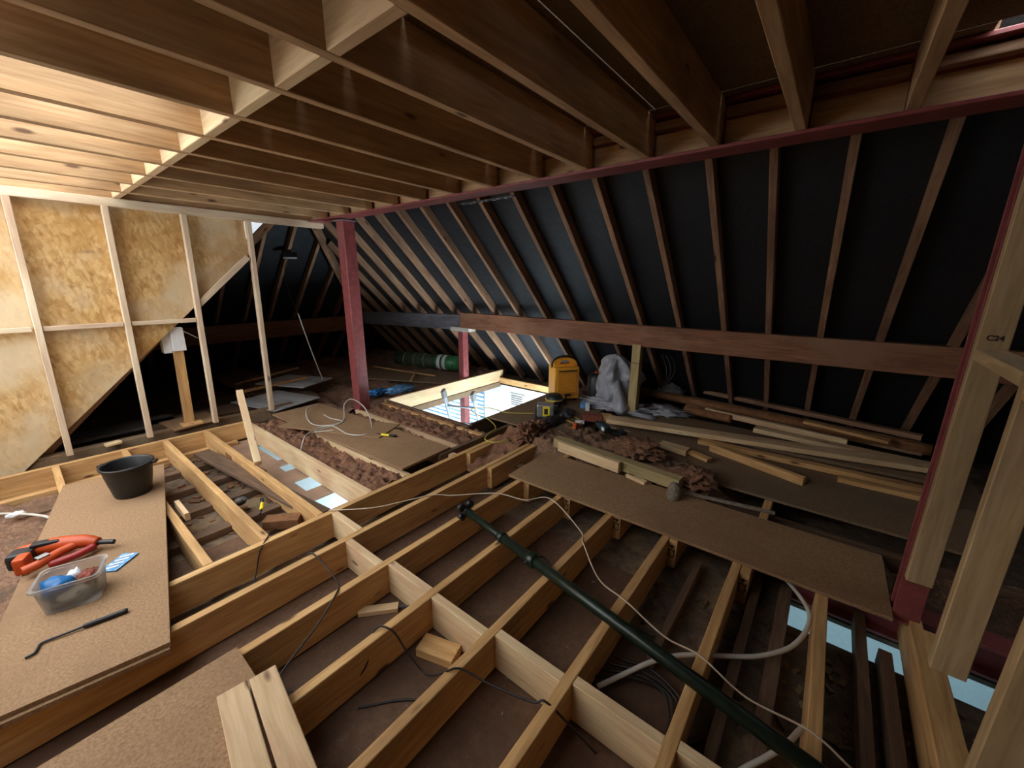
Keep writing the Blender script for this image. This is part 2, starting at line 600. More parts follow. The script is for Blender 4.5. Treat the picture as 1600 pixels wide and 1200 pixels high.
# left bay: trimmer along the wall and joists across
slab('trimmer_joist', -0.9, 1.52, 5.14, 5.187, -JD, 0, 'pine', floor)
for x, top in ((0.425, 'pine'), (0.735, 'pine'), (1.08, 'pine'), (-0.02, 'pine')):
    slab('joist', x, x + JW, 2.605, 5.135, -JD, -0.001, top, floor, 'y')
slab('joist', 1.475, 1.522, 2.605, 5.135, -JD, -0.001, 'pine_pale', floor, 'y')
slab('batten', 0.505, 0.535, 3.35, 3.62, -0.06, -0.004, 'pine_pale', floor, 'y')
slab('floor_plate', -0.9, 1.35, 5.03, 5.10, -0.223, -0.17, 'pine', floor)
slab('sole_timber', -0.9, 2.1, 5.30, 5.40, -0.10, 0.045, 'chipboard_dark', floor)
# mid bay new joists half sunk in insulation
slab('joist', 2.56, 2.607, 2.75, 4.62, -JD, -0.02, 'pine_pale', floor, 'y')
slab('joist', 2.95, 2.997, 2.78, 4.62, -JD, -0.02, 'pine', floor, 'y')
slab('joist', 1.86, 1.93, 2.66, 5.1, -JD, -0.035, 'pine_pale', floor, 'y')
slab('joist', 2.40, 2.47, 2.65, 3.2, -JD, -0.03, 'pine_pale', floor, 'y')
# stairwell trimmers
slab('stair_trimmer', 3.02, 5.52, 4.615, 4.665, -0.20, 0.01, 'pine_pale', floor)
slab('stair_trimmer', 3.05, 3.098, 3.05, 4.61, -0.25, -0.02, 'old_joist', floor, 'y')
slab('stair_lining', 3.10, 5.44, 4.598, 4.613, -0.29, -0.201, 'chipboard_dark', floor)
slab('stair_lining', 5.42, 5.47, 3.1, 4.62, -0.25, -0.12, 'pine', floor, 'y')
slab('stair_lining', 3.10, 5.42, 3.06, 3.098, -0.25, -0.005, 'old_joist', floor)
# old ceiling joists running below
for y, x0, x1, w in ((3.28, -0.6, 1.1, 0.09), (3.72, -0.6, 1.1, 0.10), (4.17, -0.6, 1.1, 0.08), (4.62, -0.6, 1.1, 0.08), (2.86, -0.6, 1.1, 0.05)):
    slab('old_joist', x0, x1, y - w / 2, y + w / 2, -0.2245, -0.165, 'old_joist', floor)
_h = [(1.31, 1.66, 2.95, 3.20), (1.35, 1.66, 3.40, 3.66), (1.395, 1.66, 3.93, 4.10), (1.452, 1.66, 4.25, 4.85)]
_p = grid_with_holes('lining_board', sorted({1.128, 1.70} | {h[0] for h in _h} | {1.66}), sorted({2.61, 5.12} | {h[2] for h in _h} | {h[3] for h in _h}), _h, -0.2245, -0.212, 'lining')
_p.parent = floor
for y, x0, x1, w in ((0.10, 1.3, 2.56, 0.045), (-0.04, 1.3, 2.56, 0.06), (-0.37, 1.0, 2.60, 0.045), (-0.46, 1.0, 2.36, 0.05), (-0.62, 1.0, 2.6, 0.05), (0.42, 1.6, 2.45, 0.04)):
    slab('old_joist', x0, x1, y - w / 2, y + w / 2, -0.2245, -0.14, 'old_joist', floor)
for x, y0, y1 in ((2.72, -0.9, 2.1), (3.22, -1.2, 2.3), (3.15, 4.7, 8.2), (3.75, 4.7, 8.2), (4.35, 4.7, 8.0), (2.55, 5.2, 8.4)):
    slab('old_joist', x, x + 0.05, y0, y1, -0.2245, -0.08, 'old_joist', floor, 'y')
# diagonal old plank and rough timbers in the left bay
beam('old_plank', (0.95, 4.75, -0.09), (1.18, 2.75, -0.10), 0.14, 0.03, 'old_joist', floor)
beam('rough_timber', (1.10, 4.45, -0.07), (1.15, 3.75, -0.085), 0.06, 0.05, 'brown_tube', floor)
beam('rough_timber', (0.88, 3.0, -0.12), (1.06, 2.84, -0.12), 0.1, 0.07, 'brown_tube', floor)

# ------------------------------------------------------------------ room underneath
def lower_room():
    bm = bmesh.new()
    box_bm(bm, (5.56, 3.6, -1.5), (0.06, 11.4, 2.48))
    box_bm(bm, (2.2, 9.25, -1.5), (7.0, 0.06, 2.48))
    box_bm(bm, (2.2, -2.0, -1.5), (7.0, 0.06, 2.48))
    box_bm(bm, (-1.37, 3.6, -1.5), (0.06, 11.4, 2.48))
    o = link('wall_below', mesh_of(bm, 'wall_below', 'room_white'))
    tag(o, kind='structure')
    f = slab('floor_below', -1.4, 5.6, -2.0, 9.3, -2.78, -2.74, 'room_white')
    tag(f, kind='structure')
    for nm, a in (('wall_landing', (2.45, 2.5, 2.6, 9.2)), ('wall_bathroom', (-1.3, 5.5, 2.46, 2.52))):
        tag(slab(nm, a[0], a[1], a[2], a[3], -2.74, -0.27, 'room_white'), kind='structure')
    tag(slab('wall_bathroom_partition', 2.06, 2.10, -1.9, 2.45, -2.74, -0.27, 'room_blue', along='y'), kind='structure')
lower_room()
bl = tag(empty('window_blind', (5.50, 6.2, -0.9)), 'white slatted blind seen through the stair opening behind the short red post', 'blind')
part_box('head_rail', (0, 0, 0.56), (0.05, 2.2, 0.05), 'white_plastic', bl)
for k in range(17):
    part_box('slat', (0, 0, 0.50 - k * 0.085), (0.012, 2.2, 0.05), 'white_plastic', bl, Matrix.Rotation(0.3, 3, 'Y'), 0)
part_box('backing', (0.02, 0, -0.2), (0.006, 2.2, 1.5), 'blue_pale', bl, bev=0)
vg = tag(empty('wall_vent', (5.515, 4.27, -0.52)), 'white louvred wall vent glimpsed down through the stair opening', 'vent')
part_box('frame', (0, 0, 0), (0.02, 0.34, 0.24), 'white_plastic', vg)
for k in range(5):
    part_box('slat', (-0.014, 0, 0.08 - k * 0.04), (0.012, 0.26, 0.014), 'grey_rubber', vg, bev=0)

# ------------------------------------------------------------------ flat roof: deck, joists, noggins
ZC = 2.30
ceiling = tag(empty('ceiling'), kind='structure')
for x0, x1, y0, y1 in ((-1.3, 2.45, -1.0, 0.955), (1.10, 2.45, 0.96, 1.345), (-0.25, 1.095, 0.957, 1.80), (1.10, 2.45, 1.352, 2.225), (-0.25, 1.095, 1.803, 2.225), (1.10, 2.45, 2.228, 3.48), (0.62, 1.095, 2.228, 3.48), (0.62, 2.45, 3.483, 5.36), (2.455, 3.35, -0.30, 9.0), (2.75, 3.35, -1.9, -0.305), (-1.3, 2.45, -1.9, -1.005)):
    slab('deck_board', x0, x1, y0, y1, 2.522, 2.54, 'chipboard_dark', ceiling)
CY = [-0.51, -0.12, 0.265, 0.64, 1.01, 1.41, 1.80, 2.225, 2.645, 3.06, 3.48, 3.92, 4.37, 4.83, 5.26]
for y in CY:
    slab('ceiling_joist', -1.3, 2.56, y - 0.023, y + 0.024, ZC, ZC + 0.22, 'pine_roof', ceiling)
for i in range(len(CY) - 1):
    if CY[i] < 0.9:
        continue
    j = slab('noggin', 0.79, 0.837, CY[i] + 0.025, CY[i + 1] - 0.024, ZC + 0.001, ZC + 0.215, 'pine_pale', ceiling, 'y')
    if CY[i] in (1.41, 1.01):
        for k, (dy, dz, sy, sz) in enumerate(((0, 0, 0.03, 0.004), (0.008, 0.012, 0.004, 0.022), (-0.008, 0.014, 0.004, 0.022), (0, 0.03, 0.026, 0.004), (0.006, 0.045, 0.004, 0.02), (-0.004, 0.052, 0.018, 0.004))):
            part_box('ink_mark', (-(CY[i + 1] - CY[i]) * 0.30 + dy, 0.0238, dz - 0.05), (sy, 0.001, sz), 'ink_blue', j, bev=0)
# timber packing between the joist ends in the web of the ridge steel
for i in range(len(CY) - 1):
    slab('packing_timber', 2.585, 2.63, CY[i] - 0.02, CY[i + 1] - 0.03, ZC + 0.004, ZC + 0.13, 'pine_roof', ceiling, 'y')
    slab('upper_packing', 2.55, 2.64, CY[i] + 0.03, CY[i + 1] - 0.03, ZC + 0.145, ZC + 0.185, 'old_rafter', ceiling, 'y')
    b = part_box('joist_hanger', (2.565, CY[i] + 0.024, ZC + 0.06), (0.05, 0.004, 0.12), 'black_plastic', ceiling, bev=0)

def i_beam(name, p0, p1, w, h, mat):
    p0, p1 = Vector(p0), Vector(p1)
    o = empty(name, p0)
    L = (p1 - p0)
    for nm, dz, ww, hh in (('bottom_flange', 0.018, w, 0.018), ('top_flange', h - 0.012, w, 0.02), ('web', h / 2, 0.014, h - 0.05)):
        beam(nm, (0, 0, dz), L + Vector((0, 0, dz)), ww, hh, mat, o)
    return o
tag(i_beam('steel_beam', (2.60, -1.6, 2.272), (2.60, 5.2, 2.272), 0.17, 0.25, 'red_oxide'), 'red oxide steel ridge beam carrying the ceiling joists', 'beam')
tag(i_beam('floor_steel_beam', (2.62, -1.6, -0.22), (2.62, -0.05, -0.22), 0.13, 0.18, 'red_oxide'), 'red steel beam low down under the chipboard at right', 'beam')

# perforated strap hanging from the ridge steel
st = tag(empty('fixing_strap', (2.72, 2.45, 2.262)), 'dark perforated metal strap hooked under the ridge beam', 'strap')
part_box('strip', (0, 0, -0.004), (0.06, 0.62, 0.004), 'steel_dark', st, bev=0)
for k in range(9):
    bm = bmesh.new()
    bmesh.ops.create_cone(bm, segments=10, radius1=0.014, radius2=0.014, depth=0.006, cap_ends=True)
    q = link('hole_boss', mesh_of(bm, 'hole_boss', 'aluminium'), st)
    q.location = (0.012 if k % 2 else -0.012, -0.27 + k * 0.067, -0.008)

# ------------------------------------------------------------------ old roof slopes
FARK, HIPK = 5.70, 9.00
roof_far = tag(empty('roof_far'), kind='structure')
D = 0.10 / math.sqrt(2)
rY = [-1.22, -0.78, -0.345, 0.065, 0.47, 0.86, 1.31, 1.745, 2.18, 2.63, 3.08, 3.54, 4.0, 4.46, 4.93, 5.40, 5.87, 6.32, 6.78, 7.24, 7.7, 8.15]
for y in rY:
    zt = min(2.82, HIPK - y - 0.06)
    a = Vector((FARK + 0.20 + D / 2, y, -0.20 + D / 2))
    b = Vector((FARK - zt + D / 2, y, zt + D / 2))
    beam('rafter', a, b, 0.05, 0.10, 'old_rafter', roof_far, up=(1, 0, 1))
# felt in overlapping strips
def felt_strips(parent, place, lo, hi, n):
    """place(s, t) maps along / up the slope to a point; lo(t), hi(t) give strip ends"""
    for k in range(n):
        t0, t1 = k / n, (k + 1) / n + 0.012
        off0, off1 = 0.0, 0.010
        yield t0, t1, off0, off1
for t0, t1, o0, o1 in felt_strips(roof_far, None, None, None, 7):
    z0, z1 = -0.3 + 3.25 * t0, -0.3 + 3.25 * t1
    k = FARK + 2 * D
    pts = []
    for z, oo in ((z0, o0), (z1, o1)):
        pts.append((k - z + oo, oo, z))
    (xa, _, za), (xb, _, zb) = pts
    ya, yb = HIPK - za + 0.25, HIPK - zb + 0.25
    poly_plate('felt_strip', [(xa, -1.9, za), (xa, ya, za), (xb, yb, zb), (xb, -1.9, zb)], (0.006, 0, 0.006), 'felt', roof_far)
roof_hip = tag(empty('roof_hip'), kind='structure')
for x in (0.9, 1.33, 1.76, 2.18, 2.6, 3.0, 3.44, 3.86, 4.28, 4.7):
    zt = min(2.8, FARK - x - 0.05, x + 0.02)
    a = Vector((x, HIPK + 0.20 + D / 2, -0.20 + D / 2))
    b = Vector((x, HIPK - zt + D / 2, zt + D / 2))
    beam('rafter', a, b, 0.05, 0.10, 'old_rafter', roof_hip, up=(0, 1, 1))
for t0, t1, o0, o1 in felt_strips(roof_hip, None, None, None, 7):
    z0, z1 = -0.3 + 3.25 * t0, -0.3 + 3.25 * t1
    k = HIPK + 2 * D
    ya, yb = k - z0 + o0, k - z1 + o1
    poly_plate('felt_strip', [(z0 - 0.3, ya, z0), (FARK - z0 + 0.3, ya, z0), (FARK - z1 + 0.3, yb, z1), (z1 - 0.3, yb, z1)], (0, 0.006, 0.006), 'felt', roof_hip)
beam('hip_rafter', (FARK + 0.12, HIPK + 0.12, -0.12), (2.92, 6.22, 2.78), 0.055, 0.19, 'old_rafter', roof_hip, up=(1, 1, 2))
roof_near = tag(empty('roof_near'), kind='structure')
for y in (5.44, 5.9, 6.35, 6.8, 7.25):
    zt = min(2.80, HIPK - y - 0.06)
    beam('rafter', (-0.2 - D / 2 - 0.03, y, -0.2 + D / 2), (zt - D / 2 - 0.03, y, zt + D / 2), 0.05, 0.10, 'old_rafter', roof_near, up=(-1, 0, 1))
for t0, t1, o0, o1 in felt_strips(roof_near, None, None, None, 7):
    z0, z1 = -0.3 + 3.25 * t0, -0.3 + 3.25 * t1
    k = -2 * D - 0.03
    ya, yb = HIPK - z0 + 0.25, HIPK - z1 + 0.25
    poly_plate('felt_strip', [(z0 + k - o0, 5.31, z0), (z0 + k - o0, ya, z0), (z1 + k - o1, yb, z1), (z1 + k - o1, 5.31, z1)], (-0.006, 0, 0.006), 'felt', roof_near)

# purlins
tag(beam('purlin', (4.60, -1.6, 0.995), (4.60, 4.70, 0.975), 0.11, 0.245, 'purlin_brown'), 'long dark red brown purlin under the far rafters', 'purlin')
tag(beam('purlin', (4.63, 4.70, 0.94), (4.63, 7.93, 0.84), 0.11, 0.245, 'purlin_grey'), 'grey end of purlin left of the brown one', 'purlin')
tag(beam('purlin', (1.0, 7.98, 0.70), (4.62, 7.98, 0.73), 0.11, 0.29, 'purlin_brown'), 'dark purlin across the hip end behind the tall red post', 'purlin')

# ------------------------------------------------------------------ left cheek wall
wl = tag(empty('wall_left'), kind='structure')
WY = 5.20
for x, zb in ((0.085, 0.05), (0.64, 0.05), (1.20, 0.05), (1.78, 0.05)):
    xt = x + 0.055 if x < 1.7 else x + 0.05
    beam('stud', (x + 0.024, WY + 0.022, zb), (xt + 0.024, WY + 0.022, 2.225), 0.044, 0.07, 'pine_stud', wl, up=(0, 1, 0))
slab('top_plate', -1.3, 2.70, WY, WY + 0.09, 2.225, 2.298, 'pine_stud', wl)
for x0, x1 in ((-1.3, 0.10), (0.165, 0.66), (0.72, 1.22)):
    slab('rail', x0, x1, WY, WY + 0.05, 1.165, 1.205, 'pine_stud', wl)
diag = lambda x: 0.945 * x + 0.139
beam('diagonal_stud', (1.255, WY + 0.03, diag(1.255) + 0.0), (1.80, WY + 0.03, diag(1.80) + 0.0), 0.05, 0.055, 'pine_stud', wl)
OY0, OY1 = WY + 0.072, WY + 0.090
def clip_poly(x0, x1, z0, z1):
    P = [(x0, z0), (x1, z0), (x1, z1), (x0, z1)]
    out = []
    for i in range(4):
        a, b = P[i], P[(i + 1) % 4]
        fa, fb = a[1] - diag(a[0]), b[1] - diag(b[0])
        if fa >= 0:
            out.append(a)
        if (fa >= 0) != (fb >= 0):
            t = fa / (fa - fb)
            out.append((a[0] + (b[0] - a[0]) * t, a[1] + (b[1] - a[1]) * t))
    return out
for x0, x1, z0, z1 in ((-1.4, 0.13, 1.185, 2.26), (0.13, 0.70, 1.185, 2.26), (0.70, 1.26, 1.185, 2.26), (1.26, 1.83, 1.185, 2.26), (-1.4, 0.12, -0.3, 1.185), (0.12, 1.2, -0.3, 1.185)):
    pl = clip_poly(x0, x1, z0, z1)
    if len(pl) >= 3:
        prism('osb_panel', pl, OY0, OY1, 'osb', wl)

# prop post with white boxing near the cheek
pp = tag(empty('timber_prop', (1.0, 5.35, 0.06)), 'pale timber prop post on a small board with white box at its head', 'post')
beam('post', (0.02, 0, 0.0), (0.055, 0.02, 0.86), 0.085, 0.05, 'pine', pp, up=(0, 1, 0))
beam('foot_plate', (-0.06, -0.04, 0.01), (0.12, -0.04, 0.01), 0.14, 0.02, 'pine', pp)
part_box('box', (0.06, 0.0, 0.93), (0.11, 0.10, 0.24), 'white_plastic', pp)
part_box('side_sleeve', (-0.03, 0.06, 0.91), (0.07, 0.12, 0.24), 'white_plastic', pp)
tube('bent_wire', [(0.10, 0.02, 1.02), (0.18, 0.06, 0.97), (0.26, 0.10, 0.91)], 0.006, 'white_plastic', pp, 6)
tag(sheet('chipboard_offcut', (0.86, 5.22), 0.12, 0.45, 0.42, 0.048, 0.016, 'chipboard'), 'chipboard offcut under the timber prop post', 'board')

# ------------------------------------------------------------------ steel and timber posts
def box_post(name, x, y, z0, z1, w, mat, label):
    o = tag(empty(name, (x, y, z0)), label, 'post')
    h = z1 - z0
    for nm, dx, sx, sy in (('flange', -w / 2 + 0.007, 0.014, w), ('flange', w / 2 - 0.007, 0.014, w), ('web', 0, w - 0.028, 0.012)):
        beam(nm, (dx, 0, 0), (dx, 0, h), sx, sy, mat, o, up=(0, 1, 0))
    part_box('base_plate', (0, 0, 0.006), (w * 1.2, w * 1.2, 0.012), mat, o, bev=0)
    part_box('head_plate', (0, 0, h - 0.006), (w * 1.15, w * 1.15, 0.012), 'galvanised', o, bev=0)
    return o
def square_post(name, x, y, z0, z1, w, label, rz=0.0):
    o = tag(empty(name, (x, y, z0), rz), label, 'post')
    h = z1 - z0
    beam('shaft', (0, 0, 0.012), (0, 0, h - 0.012), w, w, 'red_oxide', o, up=(0, 1, 0), ch=0.008)
    part_box('base_plate', (0, 0, 0.006), (w * 1.15, w * 1.15, 0.012), 'red_oxide', o, bev=0)
    part_box('head_plate', (0, 0, h - 0.006), (w * 1.25, w * 1.25, 0.012), 'galvanised', o, bev=0)
    return o
square_post('steel_post', 2.66, 4.62, -0.06, 2.268, 0.15, 'tall red steel post under the ridge beam end, standing left of stair opening')
sp = square_post('steel_post', 4.62, 4.72, -2.5, 0.80, 0.12, 'short red steel post under the joint of the purlins')
part_box('padstone', (0, 0, 3.33), (0.16, 0.42, 0.06), 'pink_pad', sp)
box_post('steel_post', 2.52, -0.515, -0.03, 2.27, 0.10, 'red_oxide', 'dark red steel post behind the right hand studs')
tp = tag(empty('timber_post', (4.56, 1.74, 0.045)), 'greenish square timber post under the brown purlin', 'post')
beam('shaft', (0, 0, 0), (0, 0, 0.84), 0.10, 0.10, 'treated', tp, up=(0, 1, 0))
beam('head_block', (0, 0, 0.62), (0, 0, 0.625), 0.102, 0.102, 'ink', tp, up=(0, 1, 0))

# ------------------------------------------------------------------ right stud wall
wr = tag(empty('wall_right'), kind='structure')
for x, zb in ((2.40, 0.245), (1.80, 0.28), (1.32, 0.20)):
    s = slab('stud', x, x + 0.044, -0.555, -0.465, zb, 2.295, 'pine_tan', wr, 'z')
    if x == 2.40:
        text_part('timber_stamp', 'C24', 0.028, 'ink', s, basis((0, 0, -1), (1, 0, 0), (0, -1, 0), (1.39 - (0.245 + 2.295) / 2, -0.0225, 0)))
slab('noggin', 1.845, 2.398, -0.555, -0.465, 1.30, 1.345, 'pine_tan', wr)
slab('noggin', 1.365, 1.798, -0.555, -0.465, 1.27, 1.31, 'pine', wr)
slab('sole_plate', 0.8, 2.36, -0.60, -0.51, 0.001, 0.05, 'pine', wr)
tag(slab('wall_right_outer', -1.3, 6.2, -1.98, -1.93, -0.22, 2.6, 'dark_wall'), kind='structure')
# ------------------------------------------------------------------ rear dormer wall with its window opening (behind the camera)
def rear_wall():
    bm = bmesh.new()
    box_bm(bm, (-1.36, -0.5, 1.14), (0.08, 3.0, 2.8))
    box_bm(bm, (-1.36, 1.9, 0.99), (0.08, 1.8, 2.5))
    box_bm(bm, (-1.36, 4.1, 0.36), (0.08, 2.6, 1.24))
    box_bm(bm, (-1.36, 7.35, 0.9), (0.08, 3.9, 2.2))
    tag(link('wall_rear', mesh_of(bm, 'wall_rear', 'osb')), kind='structure')
rear_wall()

# ------------------------------------------------------------------ chipboard sheets lying about
def board(corner, ang, L, W, z, mat, label, th=0.02, tilt=0.0, name='chipboard_sheet'):
    return tag(sheet(name, corner, ang, L, W, z, th, mat, tilt=tilt), label, 'board')
A1 = math.atan2(0.983, 0.185)
board((0.163, 2.05), A1, 2.36, 0.60, 0.001, 'chipboard', 'lower chipboard sheet of the pair under the black bucket')
board((0.17, 2.065), A1, 2.33, 0.60, 0.0225, 'chipboard', 'upper chipboard sheet carrying the black bucket and orange nailer')
board((-0.75, 1.22), 0.0, 1.10, 0.615, 0.001, 'chipboard', 'chipboard sheet at the front left under two loose pine timbers')
board((2.985, -0.455), math.pi / 2 + 0.012, 2.385, 0.585, 0.002, 'chipboard', 'long chipboard sheet across the joist ends beside the green prop')
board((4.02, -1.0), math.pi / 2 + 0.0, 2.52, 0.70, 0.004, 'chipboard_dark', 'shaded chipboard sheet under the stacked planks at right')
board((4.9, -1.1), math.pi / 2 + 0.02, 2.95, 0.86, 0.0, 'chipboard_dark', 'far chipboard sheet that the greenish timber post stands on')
board((2.46, 2.73), math.pi / 2 + 0.045, 2.42, 0.585, 0.0, 'chipboard', 'chipboard sheet in the middle under the tangled cream cable')
board((2.52, 3.62), math.pi / 2 + 0.42, 1.25, 0.42, 0.021, 'chipboard', 'narrow chipboard offcut lying crooked on the middle sheet', 0.012)
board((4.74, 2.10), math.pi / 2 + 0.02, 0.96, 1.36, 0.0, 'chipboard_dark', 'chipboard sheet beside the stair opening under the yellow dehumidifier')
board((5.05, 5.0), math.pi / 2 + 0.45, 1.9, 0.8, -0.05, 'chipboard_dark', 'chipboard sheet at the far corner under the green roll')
board((2.45, 5.32), math.pi / 2 + 0.25, 0.85, 0.66, 0.03, 'grey_board', 'dusty grey sheet beside the last wall stud', 0.012)
board((3.02, 6.05), math.pi / 2 + 0.42, 0.85, 0.62, 0.085, 'grey_board', 'smooth grey sheet with a yellow batten across it', 0.014)
board((0.75, 5.62), 0.05, 1.6, 0.35, -0.02, 'old_joist', 'dark plank on the floor beyond the wall studs', 0.03, name='old_plank')
board((-0.2, 5.75), 0.04, 1.2, 0.35, -0.02, 'purlin_grey', 'grey dusty plank lying behind the leftmost stud', 0.03, name='old_plank')

# ------------------------------------------------------------------ loose timbers
def stick(name, p0, p1, w, h, mat, label, roll=0.0, cat='timber'):
    return tag(beam(name, p0, p1, w, h, mat, roll=roll), label, cat)
stick('timber_length', (0.262, 1.585, 0.047), (0.13, 0.70, 0.047), 0.098, 0.047, 'pine_pale', 'left of two pale pine timbers lying at the front edge')
stick('timber_length', (0.363, 1.566, 0.047), (0.24, 0.66, 0.047), 0.094, 0.047, 'pine_pale', 'right of two pale pine timbers lying at the front edge')
stick('plank', (3.99, 1.80, 0.10), (4.60, -0.95, 0.10), 0.16, 0.047, 'pine_pale', 'long wide pine plank on top of the stack at right')
stick('plank', (5.02, 1.02, 0.105), (4.83, -0.30, 0.105), 0.06, 0.06, 'pine_pale', 'pale pine plank behind the wide one, rearmost new length')
stick('plank', (4.77, 0.47, 0.075), (4.68, -0.95, 0.075), 0.12, 0.047, 'pine_pale', 'pine plank with pale sawn end behind the wide plank')
stick('plank', (3.985, 0.72, 0.05), (3.72, -0.03, 0.05), 0.047, 0.085, 'pine', 'short pine length slanting forward from the stack')
stick('plank', (4.10, 0.86, 0.05), (4.16, -0.95, 0.05), 0.075, 0.047, 'pine', 'pine plank below the wide plank at right')
stick('plank', (4.00, -0.24, 0.04), (4.02, -0.92, 0.04), 0.07, 0.040, 'pine', 'lowest front pine length beside the red post')
for k in range(4):
    stick('plank', (4.34 + k * 0.085, 0.55 - k * 0.12, 0.04), (4.40 + k * 0.085, -1.0, 0.045), 0.075, 0.03, 'chipboard_dark', 'thin dark slat in the shaded stack, %s from the front' % ('first', 'second', 'third', 'fourth')[k])
stick('plank', (5.72, 1.20, 0.16), (5.26, -0.85, 0.16), 0.09, 0.05, 'old_rafter', 'old brown plank at the very back by the rafter feet')
stick('plank', (5.32, 1.30, 0.10), (5.08, -0.85, 0.10), 0.14, 0.10, 'old_rafter', 'thick old brown timber lying behind the new planks')
stick('plank', (5.10, 0.06, 0.16), (4.92, -0.6, 0.16), 0.10, 0.03, 'pine', 'pine offcut resting on the thick old timber')
t = tube('cardboard_tube', [(5.36, 1.96, 0.11), (5.16, 0.20, 0.11), (5.05, -0.9, 0.11)], 0.055, 'brown_tube', seg=14)
tag(t, 'long brown round tube behind the planks', 'tube')
t = tube('pipe_length', [(5.0, 1.25, 0.075), (4.98, 0.95, 0.075), (4.94, 0.72, 0.075)], 0.05, 'brown_tube', seg=12)
tag(t, 'short dark brown tube beneath the long one', 'tube')
stick('timber_block', (3.045, 1.845, 0.08), (2.975, 1.205, 0.08), 0.047, 0.095, 'pine_pale', 'short pale pine block standing on edge on the long chipboard')
stick('timber_length', (3.13, 1.93, 0.075), (3.02, 0.72, 0.075), 0.095, 0.09, 'treated', 'greenish square timber on the back edge of the long chipboard')
stick('timber_block', (2.97, 1.13, 0.037), (2.93, 0.96, 0.037), 0.045, 0.03, 'pine_pale', 'small flat pine offcut in front of the greenish timber')
stick('timber_block', (3.74, 1.12, 0.06), (3.72, 0.86, 0.06), 0.12, 0.05, 'pine_pale', 'pale wooden offcut among the brown wool')
stick('timber_block', (3.76, 0.85, 0.05), (3.68, 0.66, 0.05), 0.08, 0.03, 'pine', 'thin pine offcut beside the pale one in the wool')
stick('metal_rod', (2.96, 0.69, 0.042), (3.07, 0.10, 0.042), 0.022, 0.022, 'stone_grey', 'thin grey rod along the back of the long chipboard', cat='rod')
stick('leaning_stick', (1.235, 4.30, 0.565), (1.125, 3.76, 0.03), 0.055, 0.07, 'pine_pale', 'weathered pale timber leaning up out of the left bay', cat='timber')
stick('timber_block', (0.985, 1.36, -0.18), (1.045, 1.17, -0.18), 0.10, 0.05, 'pine', 'wooden offcut lying between joists below the pale noggin')
stick('timber_block', (0.90, 1.80, -0.19), (1.06, 1.66, -0.19), 0.05, 0.03, 'pine_pale', 'red ended pale offcut lying under the joists')
stick('batten', (1.75, 6.15, 0.11), (2.72, 6.30, 0.12), 0.06, 0.03, 'pine', 'yellow batten lying across the smooth grey sheet', cat='timber')
stick('batten', (1.9, 6.75, 0.10), (2.85, 6.85, 0.18), 0.06, 0.03, 'old_rafter', 'brown batten behind the smooth grey sheet', cat='timber')
stick('batten', (4.17, 6.72, 0.0), (4.42, 5.22, 0.0), 0.03, 0.02, 'pine', 'thin yellow lath along the chipboard near the green roll', cat='timber')
stick('batten', (4.35, 5.68, 0.0), (3.90, 5.22, 0.02), 0.03, 0.02, 'pine', 'short broken lath by the far brown wool', cat='timber')
stick('timber_block', (0.34, 5.23, 0.06), (0.45, 5.25, 0.06), 0.07, 0.025, 'pine_pale', 'small pale block on the plate behind the black bucket')

# round stone grey post end on the long chipboard
o = blob('rubble_lump', (2.85, 0.72, 0.02), (0.05, 0.05, 0.09), 'stone_grey', amp=0.1, seed=3)
tag(o, 'grey rounded stone lump at the end of the greenish timber', 'stone')

# ------------------------------------------------------------------ insulation
tag(heap('wool_insulation', 1.53, 1.87, 2.66, 5.12, -0.222, lambda x, y, u, v: -0.065 + 0.03 * math.sin(y * 3), 'wool', amp=0.04, freq=14, step=0.016), 'brown mineral wool filling the bay left of the middle chipboard', 'insulation')
tag(heap('wool_insulation', 2.47, 3.05, 2.80, 4.60, -0.222, lambda x, y, u, v: -0.055 + (0.02 if x > 2.65 else 0), 'wool', amp=0.035, freq=13, step=0.018, seed=4), 'brown mineral wool between the middle chipboard and the stair opening', 'insulation')
def pile(x, y, u, v):
    a = 0.16 * math.exp(-((x - 3.42) / 0.22) ** 2 - ((y - 1.25) / 0.45) ** 2)
    b = 0.11 * math.exp(-((x - 3.2) / 0.25) ** 2 - ((y - 2.05) / 0.3) ** 2)
    c = 0.10 * math.exp(-((x - 3.32) / 0.2) ** 2 - ((y - 0.62) / 0.2) ** 2)
    d = 0.07 * math.exp(-((x - 3.7) / 0.2) ** 2 - ((y - 2.0) / 0.3) ** 2)
    return -0.04 + a + b + c + d
tag(heap('wool_insulation', 3.0, 3.95, 0.35, 2.62, -0.222, pile, 'wool_grey', amp=0.045, freq=14, step=0.017, edge=0.12, seed=11), 'fluffy brown wool heap behind the long chipboard sheet', 'insulation')
tag(heap('wool_insulation', 2.45, 3.15, 2.24, 2.55, -0.222, lambda x, y, u, v: -0.15 + 0.22 * u, 'wool', amp=0.05, step=0.02, seed=21), 'wool roll tucked between the two front trimmers', 'insulation')
tag(heap('wool_insulation', 2.0, 5.6, 4.68, 8.7, -0.222, lambda x, y, u, v: -0.09 + 0.035 * math.sin(x * 10.5), 'wool_grey', amp=0.07, freq=3.5, step=0.05, seed=31), 'wide spread of old brown wool over the far floor', 'insulation')
tag(heap('wool_insulation', 2.75, 3.3, -1.2, 0.5, -0.222, lambda x, y, u, v: -0.14, 'wool_grey', amp=0.09, freq=6, step=0.03, seed=41), 'grey brown debris between the two chipboard sheets at right', 'insulation')
tag(heap('wool_insulation', -0.9, -0.02, 2.66, 4.95, -0.222, lambda x, y, u, v: -0.17, 'wool_grey', amp=0.06, freq=5, step=0.035, seed=51), 'grey brown debris left of the black bucket board', 'insulation')
